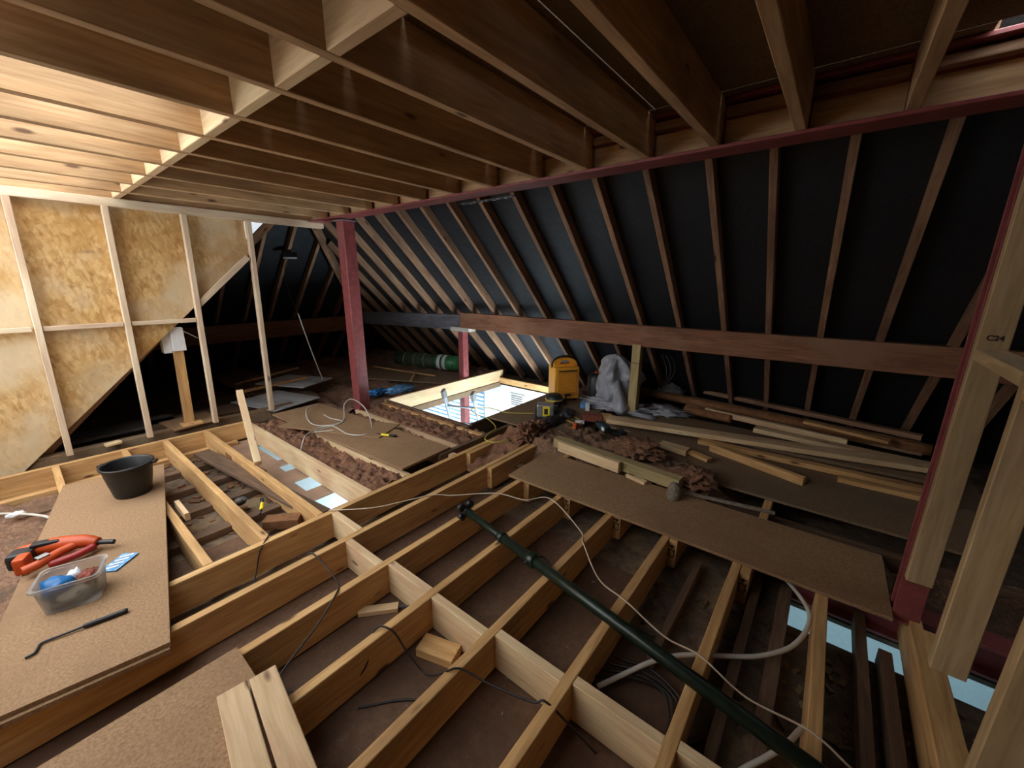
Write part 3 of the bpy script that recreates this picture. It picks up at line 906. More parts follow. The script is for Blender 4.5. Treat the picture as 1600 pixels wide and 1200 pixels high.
tag(heap('wool_insulation', 4.1, 5.9, 2.0, 3.05, -0.222, lambda x, y, u, v: -0.10, 'wool_grey', amp=0.05, freq=5, step=0.04, seed=61), 'old wool at the rafter feet behind the dehumidifier', 'insulation')
for k, (c, s, lab) in enumerate((((3.12, 2.30, -0.02), (0.13, 0.10, 0.12), 'torn brown wool clump standing at the end of the trimmers'),
                                 ((3.32, 2.32, 0.0), (0.16, 0.09, 0.09), 'torn brown wool clump right behind the upright clump'),
                                 ((3.36, 1.22, 0.08), (0.17, 0.22, 0.07), 'loose wool tuft right of the dark drill'),
                                 ((3.20, 0.66, 0.03), (0.14, 0.14, 0.07), 'loose wool tuft by the grey stone lump'))):
    tag(blob('wool_clump', c, s, 'wool', amp=0.5, freq=3.6, seed=k * 5.0 + 1, sub=5), lab, 'insulation')

# ------------------------------------------------------------------ bucket
bk = tag(empty('bucket', (0.335, 3.90, 0.043)), 'black rubber builders bucket on the chipboard', 'bucket')
bk.scale = (0.76, 0.76, 0.92)
lathe('body', [(0.0, 0.004), (0.135, 0.0), (0.142, 0.012), (0.172, 0.15), (0.188, 0.245), (0.203, 0.250), (0.205, 0.262), (0.190, 0.266), (0.180, 0.255), (0.160, 0.14), (0.130, 0.02), (0.0, 0.018)], 'bucket_black', bk, 40)
lathe('mortar_residue', [(0.0, 0.15), (0.06, 0.145), (0.125, 0.152), (0.163, 0.17)], 'mortar_dust', bk, 32)
for a in (2.4, -0.5):
    part_box('lug', (0.205 * math.cos(a), 0.205 * math.sin(a), 0.25), (0.06, 0.07, 0.022), 'bucket_black', bk, Matrix.Rotation(a, 3, 'Z'), 0.008)

# ------------------------------------------------------------------ orange nailer
ng = tag(empty('nail_gun', (-0.07, 3.22, 0.045), -0.42), 'orange and black cordless nailer lying on its side', 'nail gun')
part_box('motor_housing', (-0.16, 0.02, 0.05), (0.10, 0.10, 0.09), 'black_plastic', ng, bev=0.02)
part_box('battery', (-0.13, -0.05, 0.05), (0.05, 0.08, 0.095), 'orange_plastic', ng, bev=0.012)
bm = bmesh.new()
tube_bm(bm, smooth_path([(-0.2, 0.07, 0.06), (-0.05, 0.06, 0.07), (0.08, 0.04, 0.065), (0.15, 0.02, 0.05)], 6), [0.03, 0.033, 0.036, 0.038, 0.04, 0.041, 0.042, 0.042, 0.042, 0.041, 0.04, 0.039, 0.038, 0.036, 0.034, 0.032, 0.03, 0.028, 0.026][:19], 12)
link('barrel', mesh_of(bm, 'barrel', 'orange_plastic', True), ng)
tube('handle', [(0.06, 0.03, 0.06), (0.0, -0.03, 0.06), (-0.05, -0.10, 0.055), (-0.10, -0.13, 0.05)], 0.024, 'orange_plastic', ng, 10)
tube('magazine', [(0.14, 0.0, 0.04), (0.08, -0.05, 0.035), (-0.02, -0.09, 0.03)], 0.022, 'red_plastic', ng, 6)
tube('nose', [(0.14, 0.02, 0.05), (0.19, 0.01, 0.045), (0.225, 0.0, 0.04)], 0.014, 'steel_dark', ng, 8)
part_box('cover_plate', (-0.04, -0.075, 0.085), (0.05, 0.035, 0.01), 'galvanised', ng, Matrix.Rotation(0.8, 3, 'Z'))
part_box('grip_pad', (-0.07, 0.05, 0.10), (0.12, 0.05, 0.02), 'black_plastic', ng, bev=0.008)

# ------------------------------------------------------------------ clear tub with fixings
A2 = -0.30
tb = tag(empty('plastic_tub', (-0.055, 2.745, 0.044), A2), 'clear plastic tub of fixings on the chipboard', 'tub')
tb.scale = (1.0, 1.0, 1.18)
def tub_mesh():
    bm = bmesh.new()
    def ring(a, b, z, n=6, r=0.03):
        out = []
        for cx, cy, s in ((a - r, b - r, 0), (-a + r, b - r, 1), (-a + r, -b + r, 2), (a - r, -b + r, 3)):
            for k in range(n):
                t = (s + k / (n - 1)) * math.pi / 2
                out.append(bm.verts.new((cx + r * math.cos(t), cy + r * math.sin(t), z)))
        return out
    R = [ring(0.098, 0.080, 0.002), ring(0.112, 0.092, 0.115), ring(0.122, 0.102, 0.117), ring(0.122, 0.102, 0.127), ring(0.110, 0.090, 0.127), ring(0.096, 0.078, 0.006)]
    for a, b in zip(R, R[1:]):
        n = len(a)
        for k in range(n):
            bm.faces.new((a[k], a[(k + 1) % n], b[(k + 1) % n], b[k]))
    bm.faces.new(R[0][::-1])
    bm.faces.new(R[-1])
    return mesh_of(bm, 'tub', 'clear_tub', False)
link('tub', tub_mesh(), tb)
def in_tub(x, y, z):
    c, s = math.cos(A2), math.sin(A2)
    return (-0.055 + c * x - s * y, 2.765 + s * x + c * y, 0.052 + z)
tag(blob('plastic_bag', in_tub(-0.05, -0.01, 0.045), (0.062, 0.06, 0.055), 'blue_plastic', amp=0.35, seed=2, sub=3, ridge=True), 'crumpled blue plastic bag in the clear tub', 'bag')
tag(blob('screw_heap', in_tub(0.055, 0.02, 0.05), (0.045, 0.05, 0.035), 'brick_red', amp=0.3, freq=6, seed=5, sub=4), 'reddish brown heap of plugs in the clear tub', 'fixings')
tag(blob('plastic_bag', in_tub(0.0, 0.045, 0.05), (0.03, 0.03, 0.045), 'white_plastic', amp=0.4, seed=9, sub=3, ridge=True), 'small white paper packet in the clear tub', 'packet')
tag(blob('fixings_heap', in_tub(0.0, -0.02, 0.0), (0.085, 0.065, 0.045), 'stone_grey', amp=0.2, freq=6, seed=12, sub=4), 'grey fixings at the bottom of the clear tub', 'fixings')
cd = tag(empty('fixing_card', (0.125, 2.93, 0.046), 0.75), 'blue card of blades sticking out beside the clear tub', 'card')
part_box('card', (0, 0, 0.004), (0.15, 0.085, 0.004), 'blue_pale', cd, bev=0.0)
for k in range(4):
    part_box('blade', (-0.05 + k * 0.033, 0, 0.008), (0.014, 0.06, 0.003), 'white_plastic', cd, Matrix.Rotation(0.5, 3, 'Z'), 0)
wr_ = tag(empty('socket_wrench', (-0.06, 2.46, 0.055), -0.20), 'dark cranked bar tool with thick black grip', 'tool')
tube('grip', [(0.0, 0, 0), (0.07, 0, 0), (0.15, 0, 0)], [0.008] + [0.011] * 14 + [0.012, 0.009], 'black_plastic', wr_, 10)
tube('shank', [(0.01, 0, 0), (-0.06, 0, -0.002), (-0.125, 0.0, -0.004), (-0.135, -0.03, -0.004), (-0.14, -0.055, -0.004), (-0.165, -0.065, -0.004)], 0.0055, 'steel_dark', wr_, 8)

# ------------------------------------------------------------------ adjustable steel prop
P0, P1 = Vector((1.745, 1.80, 0.035)), Vector((1.30, -0.42, 0.075))
ax = (P1 - P0).normalized()
pr = tag(empty('steel_prop', P0), 'dark green adjustable steel prop lying across the joists', 'prop')
def along(d):
    return tuple(ax * d)
tube('inner_tube', [along(0.0), along(0.35), along(0.78)], 0.0245, 'prop_green', pr, 16, curve=False)
tube('outer_tube', [along(0.40), along(1.2), along((P1 - P0).length)], 0.0305, 'prop_green', pr, 16, curve=False)
tube('collar', [along(0.385), along(0.40), along(0.43)], 0.034, 'prop_green', pr, 16, curve=False)
cnut = tube('collar_nut', [along(0.655), along(0.67), along(0.705), along(0.715)], [0.036, 0.044, 0.044, 0.036], 'prop_green', pr, 12, curve=False)
side = ax.cross(Vector((0, 0, 1))).normalized()
lo = Vector(along(0.685))
tube('pin_handle', [lo - side * 0.04, lo - side * 0.085 + ax * 0.01 + Vector((0, 0, -0.02)), lo - side * 0.075 + ax * 0.075 + Vector((0, 0, -0.03)), lo - side * 0.03 + ax * 0.08 + Vector((0, 0, -0.02))], 0.006, 'steel_dark', cnut, 8)
tube('pin', [lo + side * 0.06 + Vector((0, 0, 0.01)), lo - side * 0.06 + Vector((0, 0, -0.01))], 0.007, 'steel_dark', cnut, 8, curve=False)
upv = side.cross(ax)
for k in range(4):
    a = math.pi / 4 + k * math.pi / 2
    c = side * math.cos(a) * 0.052 + upv * math.sin(a) * 0.052
    bm = bmesh.new()
    tube_bm(bm, [c - ax * 0.022, c - ax * 0.018, c + ax * 0.012, c + ax * 0.016], [0.022, 0.028, 0.028, 0.022], 12)
    link('head_claw', mesh_of(bm, 'head_claw', 'bucket_black', True), pr)
bm = bmesh.new()
tube_bm(bm, [-ax * 0.012, ax * 0.03], [0.04, 0.03], 14)
link('head_plate', mesh_of(bm, 'head_plate', 'bucket_black'), pr)

# ------------------------------------------------------------------ yellow dehumidifier
dh = tag(empty('dehumidifier', (4.60, 2.76, 0.022), 0.92), 'yellow dehumidifier with black carry handle by the far slope', 'dehumidifier')
# local: front faces -x
part_box('cabinet', (0.0, 0, 0.245), (0.27, 0.35, 0.44), 'yellow_plastic', dh, bev=0.02)
fpan = part_box('front_panel', (-0.137, -0.005, 0.25), (0.012, 0.28, 0.36), 'yellow_dark', dh, bev=0.005)
for k in range(11):
    part_box('louvre', (-0.145, -0.005, 0.13 + k * 0.024), (0.008, 0.25, 0.007), 'yellow_plastic', fpan, bev=0)
part_box('air_slot', (-0.145, -0.005, 0.415), (0.01, 0.25, 0.016), 'black_plastic', fpan, bev=0)
part_box('control_badge', (-0.146, -0.01, 0.085), (0.008, 0.09, 0.03), 'black_plastic', dh, bev=0)
def handle_bm():
    bm = bmesh.new()
    n = 18
    out, inn = [], []
    for k in range(n + 1):
        t = math.pi * k / n
        out.append((0.165 * math.cos(t), 0.465 + 0.115 * math.sin(t) ** 0.7))
        inn.append((0.085 * math.cos(t), 0.495 + 0.055 * math.sin(t) ** 0.7))
    for xx in (-0.06, 0.06):
        pass
    F = [bm.verts.new((-0.06, y, z)) for y, z in out] , [bm.verts.new((-0.06, y, z)) for y, z in inn], [bm.verts.new((0.06, y, z)) for y, z in out], [bm.verts.new((0.06, y, z)) for y, z in inn]
    a, b, c, d = F
    for k in range(n):
        bm.faces.new((a[k], a[k + 1], b[k + 1], b[k]))
        bm.faces.new((c[k + 1], c[k], d[k], d[k + 1]))
        bm.faces.new((a[k + 1], a[k], c[k], c[k + 1]))
        bm.faces.new((b[k], b[k + 1], d[k + 1], d[k]))
    bm.faces.new((a[0], b[0], d[0], c[0]))
    bm.faces.new((b[n], a[n], c[n], d[n]))
    bm.faces.new((b[0], b[n], d[n], d[0]))
    bm.faces.new((a[n], b[n], b[0], a[0]))
    return mesh_of(bm, 'hood', 'yellow_plastic')
link('hood', handle_bm(), dh)
tube('carry_handle', [(0, -0.172, 0.44), (0, -0.165, 0.52), (0, -0.10, 0.575), (0, 0, 0.592), (0, 0.10, 0.575), (0, 0.165, 0.52), (0, 0.172, 0.44)], 0.014, 'black_plastic', dh, 8)
for sx in (-0.1, 0.1):
    for sy in (-0.13, 0.13):
        part_box('foot', (sx, sy, 0.012), (0.04, 0.04, 0.024), 'black_plastic', dh)
fc = tag(empty('canister', (4.90, 2.42, 0.022), 0.4), 'black canister with red cap between dehumidifier and grey sack', 'canister')
lathe('body', [(0.0, 0.0), (0.11, 0.0), (0.115, 0.02), (0.115, 0.30), (0.09, 0.34), (0.05, 0.36), (0.0, 0.362)], 'black_plastic', fc, 20)
part_box('cap', (0, 0, 0.375), (0.13, 0.05, 0.03), 'red_plastic', fc, bev=0.01)

# sacks
def sack(name, loc, pts, mat, label, seed, rz=0.0):
    """draped sheet sack: rings of a lathe crushed by ridged noise"""
    bm = bmesh.new()
    seg = 48
    prof = smooth_path([Vector((r, 0, z)) for r, z in pts], 6)
    rings = []
    for i, p in enumerate(prof):
        ring = []
        for k in range(seg):
            a = 2 * math.pi * k / seg
            n = abs(noise.noise(Vector((math.cos(a) * 2.4, math.sin(a) * 2.4, p.z * 1.6 + seed)))) * 1.9 + 0.5 * abs(noise.noise(Vector((math.cos(a) * 6, math.sin(a) * 6, p.z * 3 + seed))))
            r = max(p.x, 0.001) * (0.60 + 0.95 * n)
            ring.append(bm.verts.new((r * math.cos(a) * 1.15, r * math.sin(a) * 0.8, p.z * (1 + 0.12 * noise.noise(Vector((math.cos(a), math.sin(a), seed)))))))
        rings.append(ring)
    for a, b in zip(rings, rings[1:]):
        for k in range(seg):
            bm.faces.new((a[k], a[(k + 1) % seg], b[(k + 1) % seg], b[k]))
    bm.faces.new(rings[0][::-1])
    bm.faces.new(rings[-1])
    o = link(name, mesh_of(bm, name, mat, True))
    o.location = loc
    o.rotation_euler = (0, 0, rz)
    return tag(o, label, 'bag')
sack('rubble_sack', (4.86, 2.12, 0.022), [(0.24, 0.0), (0.27, 0.08), (0.26, 0.25), (0.25, 0.40), (0.19, 0.52), (0.10, 0.61), (0.01, 0.64)], 'grey_sack', 'tall crumpled grey plastic sack left of the greenish post', 3.3, 0.8)
tag(blob('plastic_sheet', (4.66, 1.98, 0.02), (0.20, 0.42, 0.06), 'grey_sack', amp=0.7, freq=3, seed=7, ridge=True), 'flattened grey plastic sheeting around the foot of the greenish post', 'bag')
tag(blob('plastic_sheet', (4.86, 1.45, 0.02), (0.18, 0.25, 0.05), 'grey_sack', amp=0.7, freq=3, seed=17, ridge=True), 'grey plastic sheeting right of the greenish post', 'bag')
tag(blob('plastic_bag', (5.62, 1.62, 0.02), (0.12, 0.16, 0.12), 'grey_sack', amp=0.6, freq=2.5, seed=27, ridge=True), 'small grey blue bag behind the long brown tube', 'bag')
tag(blob('plastic_bag', (3.42, 4.86, 0.0), (0.22, 0.12, 0.05), 'blue_pale', amp=0.6, freq=3, seed=37, ridge=True), 'blue and white plastic wrapper beside the stair opening', 'bag')
tag(blob('plastic_bag', (3.12, 4.98, 0.0), (0.14, 0.10, 0.045), 'blue_plastic', amp=0.6, freq=3, seed=47, ridge=True), 'deep blue plastic wrapper right of the tall red post', 'bag')
tag(blob('plastic_bag', (2.98, 5.06, 0.0), (0.10, 0.09, 0.04), 'white_plastic', amp=0.5, freq=3, seed=57, ridge=True), 'small white plastic scrap touching the tall red post', 'bag')

# site radio / work light, power tools in front of the dehumidifier
rd = tag(empty('job_light', (3.78, 2.50, 0.03), 0.55), 'grey boxy work light with yellow label', 'work light')
part_box('case', (0, 0, 0.09), (0.16, 0.20, 0.15), 'galvanised', rd, bev=0.015)
lbl = part_box('label', (-0.083, -0.01, 0.09), (0.004, 0.08, 0.12), 'yellow_label', rd, bev=0)
part_box('label_print', (-0.0855, -0.01, 0.09), (0.002, 0.045, 0.07), 'ink', lbl, bev=0)
for s in (-1, 1):
    part_box('corner_bumper', (0, s * 0.105, 0.06), (0.10, 0.03, 0.09), 'black_plastic', rd, bev=0.01)
part_box('base', (0, 0, 0.008), (0.22, 0.24, 0.016), 'black_plastic', rd)
tl = tag(empty('transformer', (4.22, 2.66, 0.022), 0.3), 'black and lime tool with coiled lead before the dehumidifier', 'power tool')
lathe('drum', [(0.0, 0.05), (0.10, 0.05), (0.11, 0.07), (0.11, 0.12), (0.08, 0.16), (0.0, 0.165)], 'black_plastic', tl, 20)
lathe('lime_band', [(0.112, 0.085), (0.118, 0.09), (0.118, 0.10), (0.112, 0.105)], 'cable_yellow', tl, 20)
part_box('stand', (0.0, 0, 0.025), (0.22, 0.16, 0.05), 'black_plastic', tl, bev=0.01)
part_box('stand_leg', (0.10, -0.13, 0.06), (0.02, 0.02, 0.12), 'black_plastic', tl)
part_box('switch_box', (-0.14, 0.05, 0.05), (0.09, 0.08, 0.08), 'yellow_label', tl, bev=0.01)
dr = tag(empty('cordless_drill', (3.56, 1.66, 0.10), 0.9), 'dark teal cordless drill lying in the brown wool', 'drill')
tube('body', [(-0.12, 0, 0.07), (-0.04, 0, 0.075), (0.05, 0, 0.07)], [0.03] + [0.045] * 14 + [0.042, 0.03], 'teal_dark', dr, 12)
tube('chuck', [(0.05, 0, 0.07), (0.09, 0, 0.07), (0.12, 0, 0.07)], 0.024, 'black_plastic', dr, 12)
tube('grip', [(-0.06, 0, 0.06), (-0.09, -0.07, 0.03), (-0.11, -0.12, 0.02)], 0.026, 'black_plastic', dr, 10)
part_box('battery', (-0.12, -0.15, 0.02), (0.10, 0.07, 0.08), 'black_plastic', dr, bev=0.01)
part_box('label', (-0.11, 0.045, 0.085), (0.06, 0.01, 0.035), 'white_plastic', dr)
tag(blob('tool_bag', (3.66, 2.33, 0.02), (0.16, 0.10, 0.045), 'black_plastic', amp=0.5, seed=8), 'flat dark tool bag in front of the work light', 'bag')
tag(blob('tool_bag', (3.98, 2.36, 0.02), (0.13, 0.11, 0.05), 'rubber', amp=0.6, seed=18), 'dark heap of leads right of the work light', 'leads')
sg = tag(empty('tape_measure', (3.62, 2.0, 0.05)), 'small orange tape measure in the wool', 'tape measure')
part_box('case', (0, 0, 0.03), (0.06, 0.05, 0.06), 'orange_plastic', sg, bev=0.015)
part_box('tape_hook', (-0.035, 0, 0.008), (0.02, 0.02, 0.004), 'yellow_label', sg, bev=0)
for c, s, mt, lab in (((4.05, 2.02, 0.02), (0.12, 0.22, 0.075), 'brick_red', 'red brick lying left of the greenish post'),
                      ((4.15, 1.90, 0.02), (0.12, 0.14, 0.07), 'pine', 'square wooden block right of the red brick'),
                      ((4.42, 2.33, 0.02), (0.10, 0.10, 0.07), 'blue_pale', 'small blue tub right of the dehumidifier'),
                      ((4.34, 2.24, 0.02), (0.05, 0.05, 0.10), 'white_plastic', 'small white tube right of the blue tub'),
                      ((3.86, 2.08, 0.02), (0.06, 0.10, 0.03), 'white_plastic', 'small white scrap in front of the red brick')):
    tag(part_box('scrap_block', (c[0], c[1], c[2] + s[2] / 2), s, mt, None, Matrix.Rotation(0.5, 3, 'Z'), 0.006), lab, 'block')

# green roll in the far corner
g0, g1 = Vector((4.62, 6.55, 0.13)), Vector((5.0, 5.12, 0.13))
gx = (g1 - g0).normalized()
gr = tag(empty('wire_roll', g0), 'long roll of green mesh tied with pale bands in the far corner', 'roll')
L = (g1 - g0).length
tube('roll', [(0, 0, 0), tuple(gx * L * 0.5), tuple(gx * L * 0.62)], 0.13, 'green_mesh', gr, 18, curve=False)
tube('wrapped_end', [tuple(gx * L * 0.62), tuple(gx * L)], 0.134, 'green_wrap', gr, 18, curve=False)
for t in (0.66, 0.74):
    tube('band', [tuple(gx * L * t), tuple(gx * L * (t + 0.045))], 0.139, 'white_plastic', gr, 18, curve=False)
for t in (0.15, 0.3, 0.45):
    tube('tie', [tuple(gx * L * t), tuple(gx * L * (t + 0.012))], 0.136, 'stone_grey', gr, 18, curve=False)

# ladder standing up through the stair opening
la = tag(empty('ladder', (3.62, 3.70, -2.7)), 'aluminium ladder poking up through the stair opening', 'ladder')
top = [Vector((3.46, 3.93, 0.13)), Vector((3.66, 3.58, 0.11))]
bot = [Vector((4.55, 4.35, -2.70)), Vector((4.80, 3.95, -2.70))]
base = Vector((3.62, 3.70, -2.7))
for a, b in zip(top, bot):
    beam('stile', b - base, a - base, 0.028, 0.065, 'aluminium', la)
    d = (b - a).normalized()
    beam('end_cap', a - base - d * 0.05, a - base + d * 0.06, 0.045, 0.085, 'grey_rubber', la)
for k in range(9):
    t = 0.07 + k * 0.10
    a, b = top[0].lerp(bot[0], t), top[1].lerp(bot[1], t)
    tube('rung', [a - base, b - base], 0.014, 'aluminium', la, 10, curve=False)

# flood lamp on a hip rafter
fl = tag(empty('flood_lamp', (2.98, 6.90, 1.97), -0.41), 'small grey flood lamp fixed to a rafter at the hip end', 'lamp')
part_box('housing', (0, 0, 0), (0.21, 0.06, 0.09), 'black_plastic', fl, Matrix.Rotation(-0.5, 3, 'X'))
part_box('glass', (0, -0.035, -0.012), (0.19, 0.008, 0.085), 'white_plastic', fl, Matrix.Rotation(-0.5, 3, 'X'), 0)
part_box('bracket', (0, 0.07, 0.02), (0.03, 0.10, 0.015), 'black_plastic', fl)

# yellow handled tools
def yellow_tool(loc, rz, label, name='utility_knife'):
    o = tag(empty(name, loc, rz), label, 'tool')
    tube('handle', [(0, 0, 0), (0.05, 0, 0), (0.10, 0, 0)], [0.010] + [0.014] * 14 + [0.014, 0.010], 'yellow_label', o, 8)
    tube('dark_end', [(0.10, 0, 0), (0.17, 0.01, 0)], 0.013, 'black_plastic', o, 8, curve=False)
    tube('blade_end', [(0.0, 0, 0), (-0.06, 0.005, 0)], 0.008, 'steel_dark', o, 6, curve=False)
    return o
yellow_tool((2.20, 3.50, 0.036), -1.2, 'yellow and black knife on the middle chipboard')
yellow_tool((0.90, 3.10, -0.06), 1.15, 'yellow handled screwdriver down in the left bay', 'screwdriver')
bt = tag(empty('jar_lid', (0.86, 3.46, -0.125)), 'small dark dish with a pale stone in the left bay', 'dish')
lathe('dish', [(0.0, 0.0), (0.05, 0.0), (0.06, 0.025), (0.055, 0.025), (0.046, 0.008), (0.0, 0.008)], 'black_plastic', bt, 18)
blob('pebble', (0, 0, 0.008), (0.03, 0.03, 0.02), 'stone_grey', bt, sub=2)

# ------------------------------------------------------------------ cables
def cable(name, pts, r, mat, label, seg=6):
    return tag(tube(name, pts, r, mat, None, seg), label, 'cable')
cable('cable', [(1.16, 2.59, 0.008), (1.39, 2.36, 0.012), (1.75, 2.19, 0.008), (1.88, 2.08, -0.01), (2.09, 1.82, 0.008), (2.18, 1.61, -0.012), (2.29, 1.45, 0.008), (2.12, 1.10, -0.02), (1.98, 1.00, 0.008), (1.80, 0.80, -0.03), (1.70, 0.60, 0.008), (1.64, 0.38, -0.02), (1.61, 0.22, 0.008), (1.56, 0.03, -0.02), (1.54, -0.18, 0.008), (1.50, -0.33, -0.02), (1.45, -0.55, 0.0)], 0.0042, 'cable_cream', 'thin cream cable wandering over the joists past the prop')
cable('pipe', [(1.33, 0.56, -0.16), (1.54, 0.42, -0.12), (1.64, 0.34, -0.11), (1.72, 0.25, -0.105), (1.80, 0.14, -0.105), (1.89, 0.02, -0.10), (2.03, -0.09, -0.095), (2.19, -0.145, -0.09), (2.34, -0.15, -0.09), (2.47, -0.09, -0.09), (2.6, 0.0, -0.10)], 0.011, 'pipe_white', 'thick white plastic pipe looping under the joists', 10)
cable('pipe', [(1.70, -0.20, -0.13), (1.64, -0.165, -0.10), (1.53, -0.12, -0.10), (1.43, -0.06, -0.11), (1.30, 0.02, -0.12), (1.1, 0.1, -0.15)], 0.011, 'pipe_white', 'short bend of white pipe in front of the prop', 10)
cable('cable', [(0.90, 2.86, -0.12), (0.80, 2.66, 0.0), (0.765, 2.60, 0.008), (0.70, 2.545, -0.02), (0.66, 2.535, -0.13), (0.62, 2.45, -0.20), (0.75, 2.3, -0.2), (0.84, 2.235, 0.004), (0.87, 2.17, 0.004), (0.88, 2.05, -0.04), (0.85, 1.89, -0.02), (0.79, 1.80, 0.008), (0.66, 1.74, -0.04), (0.53, 1.70, -0.08), (0.42, 1.66, -0.12), (0.36, 1.60, -0.15)], 0.0045, 'cable_black', 'black cable draped over the trimmers toward the front')
cable('cable', [(0.40, 1.68, -0.14), (0.52, 1.52, -0.17), (0.60, 1.46, -0.19), (0.70, 1.40, -0.1), (0.79, 1.45, 0.008), (0.84, 1.385, 0.008), (0.86, 1.30, -0.08), (0.88, 1.2, -0.15), (0.87, 1.08, -0.05), (0.87, 1.03, 0.008), (0.91, 0.99, 0.008), (0.95, 0.88, -0.02), (1.0, 0.69, -0.015), (1.02, 0.64, 0.008), (1.05, 0.55, -0.06), (1.1, 0.45, -0.18)], 0.0045, 'cable_black', 'black cable running below the pale noggins at front')
cable('cable', [(0.82, 1.55, -0.19), (0.90, 1.50, -0.19), (1.04, 1.47, -0.18), (1.12, 1.56, -0.18), (1.05, 1.68, -0.19)], 0.0065, 'rubber', 'short dark grey cable curled under the joists')
cable('cable', [(0.62, 1.34, -0.2), (0.76, 1.22, -0.2), (0.85, 1.09, -0.19), (0.84, 1.06, -0.19)], 0.005, 'cable_black', 'black cable end lying on the loft board')
for k in range(4):
    cable('cable', [(1.38 + 0.05 * k, 0.60 - 0.01 * k, -0.18), (1.46 + 0.03 * k, 0.45 - 0.02 * k, -0.15), (1.50, 0.33 - 0.03 * k, -0.17), (1.42 - 0.02 * k, 0.27 - 0.02 * k, -0.18), (1.36, 0.26, -0.19)], 0.006, 'cable_black', 'black cable strand in the bundle beneath the prop, %s of four' % ('first', 'second', 'third', 'fourth')[k])
cable('cable', [(1.56, 3.93, -0.05), (1.60, 3.95, 0.03), (1.71, 4.09, 0.04), (1.89, 4.17, 0.04), (2.0, 4.10, 0.04), (1.98, 3.77, 0.04), (2.09, 3.63, 0.035), (2.27, 3.78, 0.03), (2.48, 4.25, 0.10), (2.53, 4.62, 0.13), (2.40, 4.58, 0.10), (2.15, 4.18, 0.04), (1.93, 4.22, 0.04), (1.89, 4.42, 0.05), (2.03, 4.78, 0.08), (2.28, 4.98, 0.05)], 0.0065, 'pipe_white', 'tangled cream cable lying on the middle chipboard')
cable('cable', [(2.14, 4.6, 0.03), (2.12, 4.4, 0.035), (2.13, 4.15, 0.04), (1.80, 4.12, 0.035), (1.95, 4.0, 0.035)], 0.006, 'pipe_white', 'short cream cable end beside the tangled one')
cable('cable', [(-0.5, 4.85, -0.14), (-0.33, 4.67, -0.12), (-0.26, 4.56, -0.11), (-0.18, 4.45, -0.11), (-0.11, 4.34, -0.12), (-0.05, 4.22, -0.14), (0.1, 4.1, -0.17)], 0.010, 'pipe_white', 'white cable at left edge beside the bucket board')
tag(blob('connector', (-0.25, 4.54, -0.125), (0.05, 0.03, 0.022), 'white_plastic', amp=0.3, sub=3), 'white taped joint on the cable at left edge', 'connector')
cable('cable', [(2.62, 6.05, 1.13), (2.66, 6.0, 0.85), (2.75, 6.0, 0.46), (2.84, 6.0, 0.12)], 0.008, 'pipe_white', 'white cable hanging in the dark hip corner')
cable('cable', [(2.62, 6.05, 1.13), (2.60, 6.2, 1.4), (2.75, 6.6, 1.75), (3.0, 6.95, 1.96)], 0.005, 'cable_black', 'black lead running up to the flood lamp')
cable('cable', [(3.72, 2.62, 0.06), (3.60, 2.95, 0.03), (3.62, 3.25, 0.02), (3.50, 3.45, 0.0), (3.42, 3.30, -0.02), (3.35, 3.05, 0.0), (3.15, 2.74, 0.02), (2.95, 2.66, 0.03), (2.82, 2.6, 0.02), (2.8, 2.45, 0.03), (2.95, 2.38, 0.03)], 0.006, 'cable_yellow', 'yellow lead from the work light past the stair opening')
cable('cable', [(3.95, 2.45, 0.04), (4.0, 2.25, 0.03), (3.85, 2.05, 0.04), (3.75, 2.1, 0.05), (3.78, 2.2, 0.05)], 0.006, 'cable_yellow', 'yellow lead looping right of the work light')
for k in range(3):
    cable('cable', [(5.2, 1.72 - 0.06 * k, 0.78), (5.1, 1.55 - 0.05 * k, 0.5), (5.12, 1.62 + 0.03 * k, 0.2), (5.05, 1.85, 0.35 + 0.08 * k), (5.15, 1.9, 0.62)], 0.006, 'rubber', 'grey cable loop hanging behind the greenish post, %s of three' % ('first', 'second', 'third')[k])

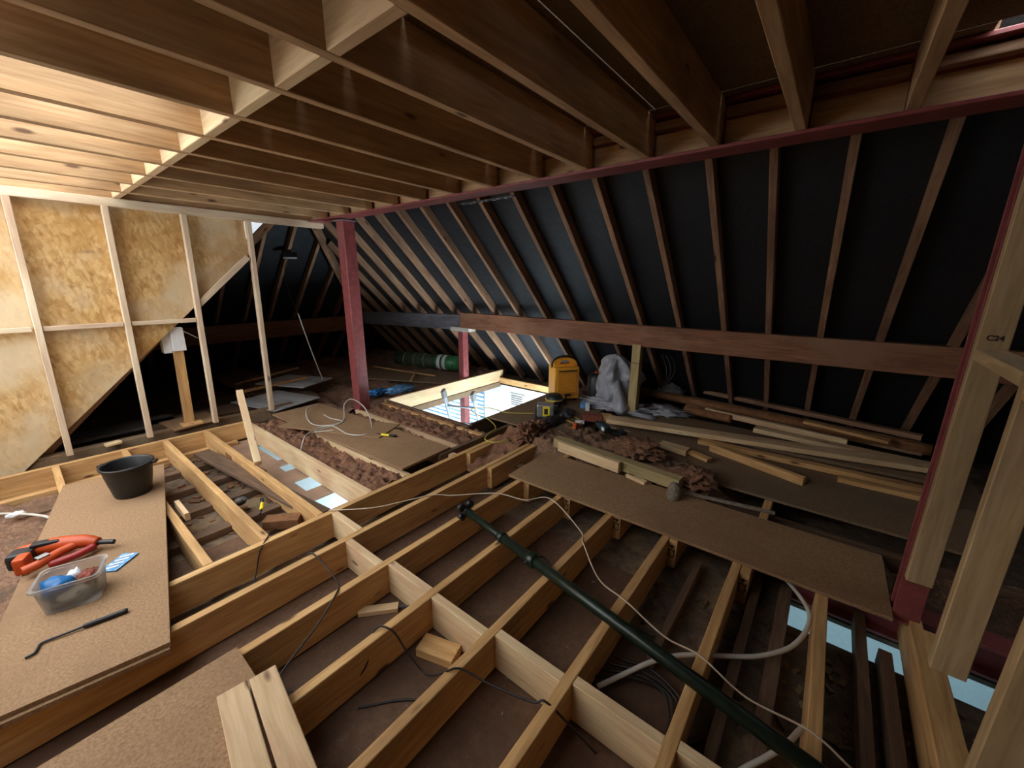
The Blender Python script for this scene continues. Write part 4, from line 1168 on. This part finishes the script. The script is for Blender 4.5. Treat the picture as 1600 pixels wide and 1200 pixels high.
# ------------------------------------------------------------------ rubble and chips scattered on the old ceiling
def debris(name, n, x0, x1, y0, y1, z, mat, smin, smax, seed, label):
    rnd = random.Random(seed)
    bm = bmesh.new()
    for _ in range(n):
        x, y = rnd.uniform(x0, x1), rnd.uniform(y0, y1)
        sx = rnd.uniform(smin, smax)
        q = Matrix.Rotation(rnd.uniform(0, 6.28), 3, 'Z') @ Matrix.Rotation(rnd.uniform(-0.5, 0.5), 3, 'X')
        box_bm(bm, (x, y, z + sx * 0.2), (sx * rnd.uniform(1, 3.5), sx, sx * rnd.uniform(0.3, 0.8)), q)
    return tag(link(name, mesh_of(bm, name, mat)), label, 'debris', kind='stuff')
debris('wood_chips', 230, 1.2, 2.33, -0.9, 0.62, -0.222, 'dusty_ceiling', 0.008, 0.03, 3, 'scattered brown splinters under the right hand joists')
debris('plaster_crumbs', 60, 1.5, 2.33, -0.9, 0.62, -0.222, 'stone_grey', 0.005, 0.014, 5, 'pale plaster crumbs under the right hand joists')
debris('wood_chips', 110, 0.5, 1.12, 2.7, 5.0, -0.222, 'brown_tube', 0.008, 0.03, 8, 'brown splinters in the left bay by the bucket')
debris('plaster_crumbs', 60, 2.7, 3.25, -0.6, 1.9, -0.21, 'stone_grey', 0.006, 0.02, 9, 'pale crumbs between the chipboard sheets')
debris('dust_crumbs', 90, 2.42, 2.96, -0.4, 1.8, 0.0225, 'stone_grey', 0.002, 0.006, 12, 'fine pale crumbs on the long chipboard sheet')
debris('dust_crumbs', 70, 0.3, 2.2, 0.3, 1.7, -0.204, 'stone_grey', 0.003, 0.008, 14, 'fine crumbs on the loft boards between joists')

# ------------------------------------------------------------------ repeats share a group
GROUPS = {'plank': 'loose planks stacked at right', 'chipboard_sheet': 'chipboard sheets laid about the floor', 'cable': 'loose cables',
          'timber_block': 'timber offcuts', 'wool_clump': 'torn wool clumps', 'batten': 'loose battens', 'plastic_bag': 'plastic bags and wrappers',
          'steel_post': 'red steel posts', 'purlin': 'old purlins', 'timber_length': 'loose timber lengths', 'pipe': 'white pipe lengths', 'scrap_block': 'small scraps by the dehumidifier'}
for o in list(COL.objects):
    if o.parent is None and 'label' in o.keys():
        g = GROUPS.get(o.name.split('.')[0])
        if g:
            o['group'] = g
